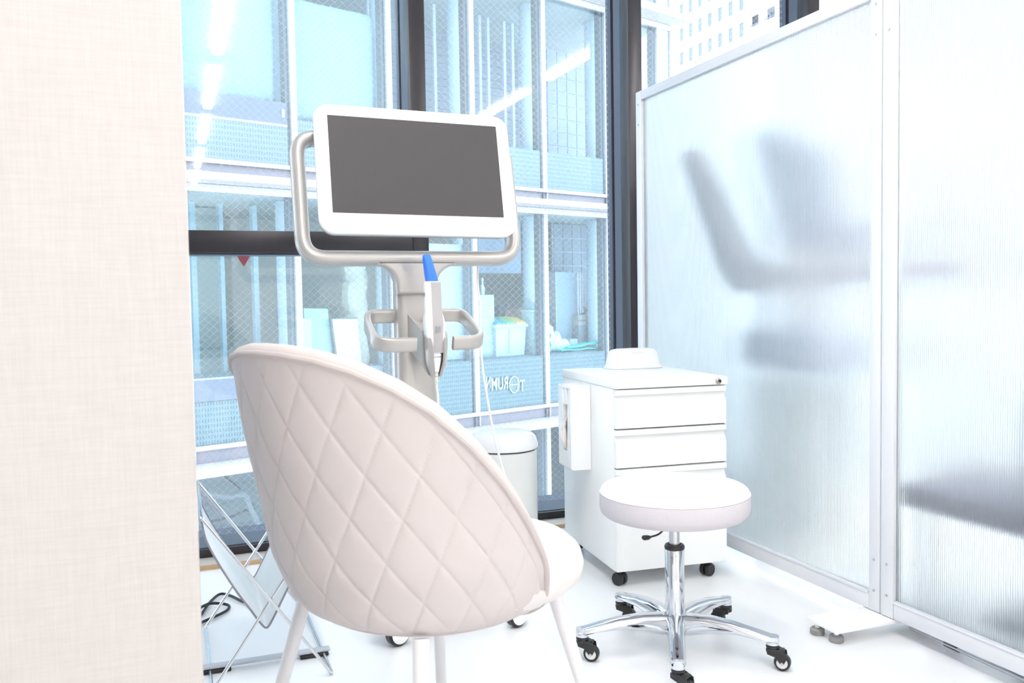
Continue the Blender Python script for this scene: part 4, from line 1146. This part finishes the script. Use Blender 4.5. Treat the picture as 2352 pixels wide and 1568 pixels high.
SG = bthing('mirrored_sign', 'mirror-reversed pale lettering with a ring emblem on the fritted glass', 'sign')
letter('T', 1194, 1206, 871, 898); letter('RUM', 1129, 1167, 865.5, 894); letter('N', 1117, 1127, 865, 891)
u0, zc = bp(1181, 883, -.01); uR = abs(bp(1192.5, 883, -.01)[0] - u0)
zR = .165
def ell(f): return [Vector((u0 + uR * f * math.cos(2 * PI * k / 40), D0 - .012, zc + .118 * f * math.sin(2 * PI * k / 40))) for k in range(40)]
bm = bmesh.new(); tube(bm, ell(.93), .008, n=6, closed=True)
tube(bm, [(u0 - uR * .85, D0 - .012, zc), (u0 + uR * .85, D0 - .012, zc)], .008, n=6)
for q in range(-2, 3):
    x = u0 + q * uR * .30; h = .095 * math.sqrt(max(0, 1 - (q * .3 / .93) ** 2)); tube(bm, [(x, D0 - .012, zc - h), (x, D0 - .012, zc + h)], .0045, n=6)
new_obj('ring_emblem', bm, sign_m, SG)

# ================================================================== FAR WHITE BUILDING
FBX = 60.
far_w = mat('white_far_facade', (.90, .90, .90), .8, noise=.01, nscale=.3)
far_g = mat('blue_far_window', (.15, .20, .36), .3, noise=.05, nscale=.5)
far_r = mat('pale_far_recess', (.62, .66, .72), .7, noise=.03, nscale=.5)
FB = thing('tower_block', 'white tower block with rows of small windows beyond the glass building', 'building', (FBX, 0, 0))
def onx(px, py, X):
    d = ray(px, py); return Vector((0, 0, HC)) + d * (X / d.x)
ys = [96.9 - 2.07 * i for i in range(7)]
zs = [29.35 - 2.93 * 2, 29.35 - 2.93, 29.35, 32.28, 35.2, 38.13, 41.06]
# facade built of solid strips round the openings so that windows are really recessed
zlo, zhi, ylo, yhi = -8, 62, 40, 128
ywin = sorted((y - .46, y + .46) for y in ys)
balY = [(78.55, 80.45), (81.35, 83.15)]
cols = sorted(ywin + balY)
allz = [(z, z + 1.62) for z in zs]
bm = bmesh.new()
prev = ylo
for a, b in cols:
    bx(bm, 0, .5, prev, a, zlo, zhi); prev = b
bx(bm, 0, .5, prev, yhi, zlo, zhi)
for a, b in cols:
    pz = zlo
    bal = (a, b) in balY
    for z0, z1 in allz:
        if bal: z0, z1 = z0 + .55, z1 + .25
        bx(bm, 0, .5, a, b, pz, z0); pz = z1
    bx(bm, 0, .5, a, b, pz, zhi)
new_obj('facade', bm, far_w, FB, smooth=False)
box('core', 1.9, 20, ylo, yhi, zlo, zhi, far_w, FB)
for a, b in cols:
    bal = (a, b) in balY
    for z0, z1 in allz:
        if bal:
            o = box('balcony', 1.5, 1.6, a - .1, b + .1, z0 + .45, z1 + .35, far_r, FB)
            box('rail', .05, .12, a + .1, b - .1, z0 + .72, z0 + .80, far_g, None).parent = o
            box('door_pane', 1.4, 1.49, a + .2, a + 1.1, z0 + .6, z1 + .1, far_g, None).parent = o
        else:
            box('window', .10, .16, a - .05, b + .05, z0 - .05, z1 + .05, far_g, FB)
for z in (28.4, 31.3, 34.25, 37.2, 25.4):
    box('string_course', -.02, .0, ylo, yhi, z, z + .05, far_r, FB)
# street between the buildings
sg = struct(box('ground', -40, 90, 3.75, 160, -8.4, -8.2, mat('pale_street_paving', (.55, .55, .56), .8, noise=.05, nscale=1)), 'pale street far below between the buildings')
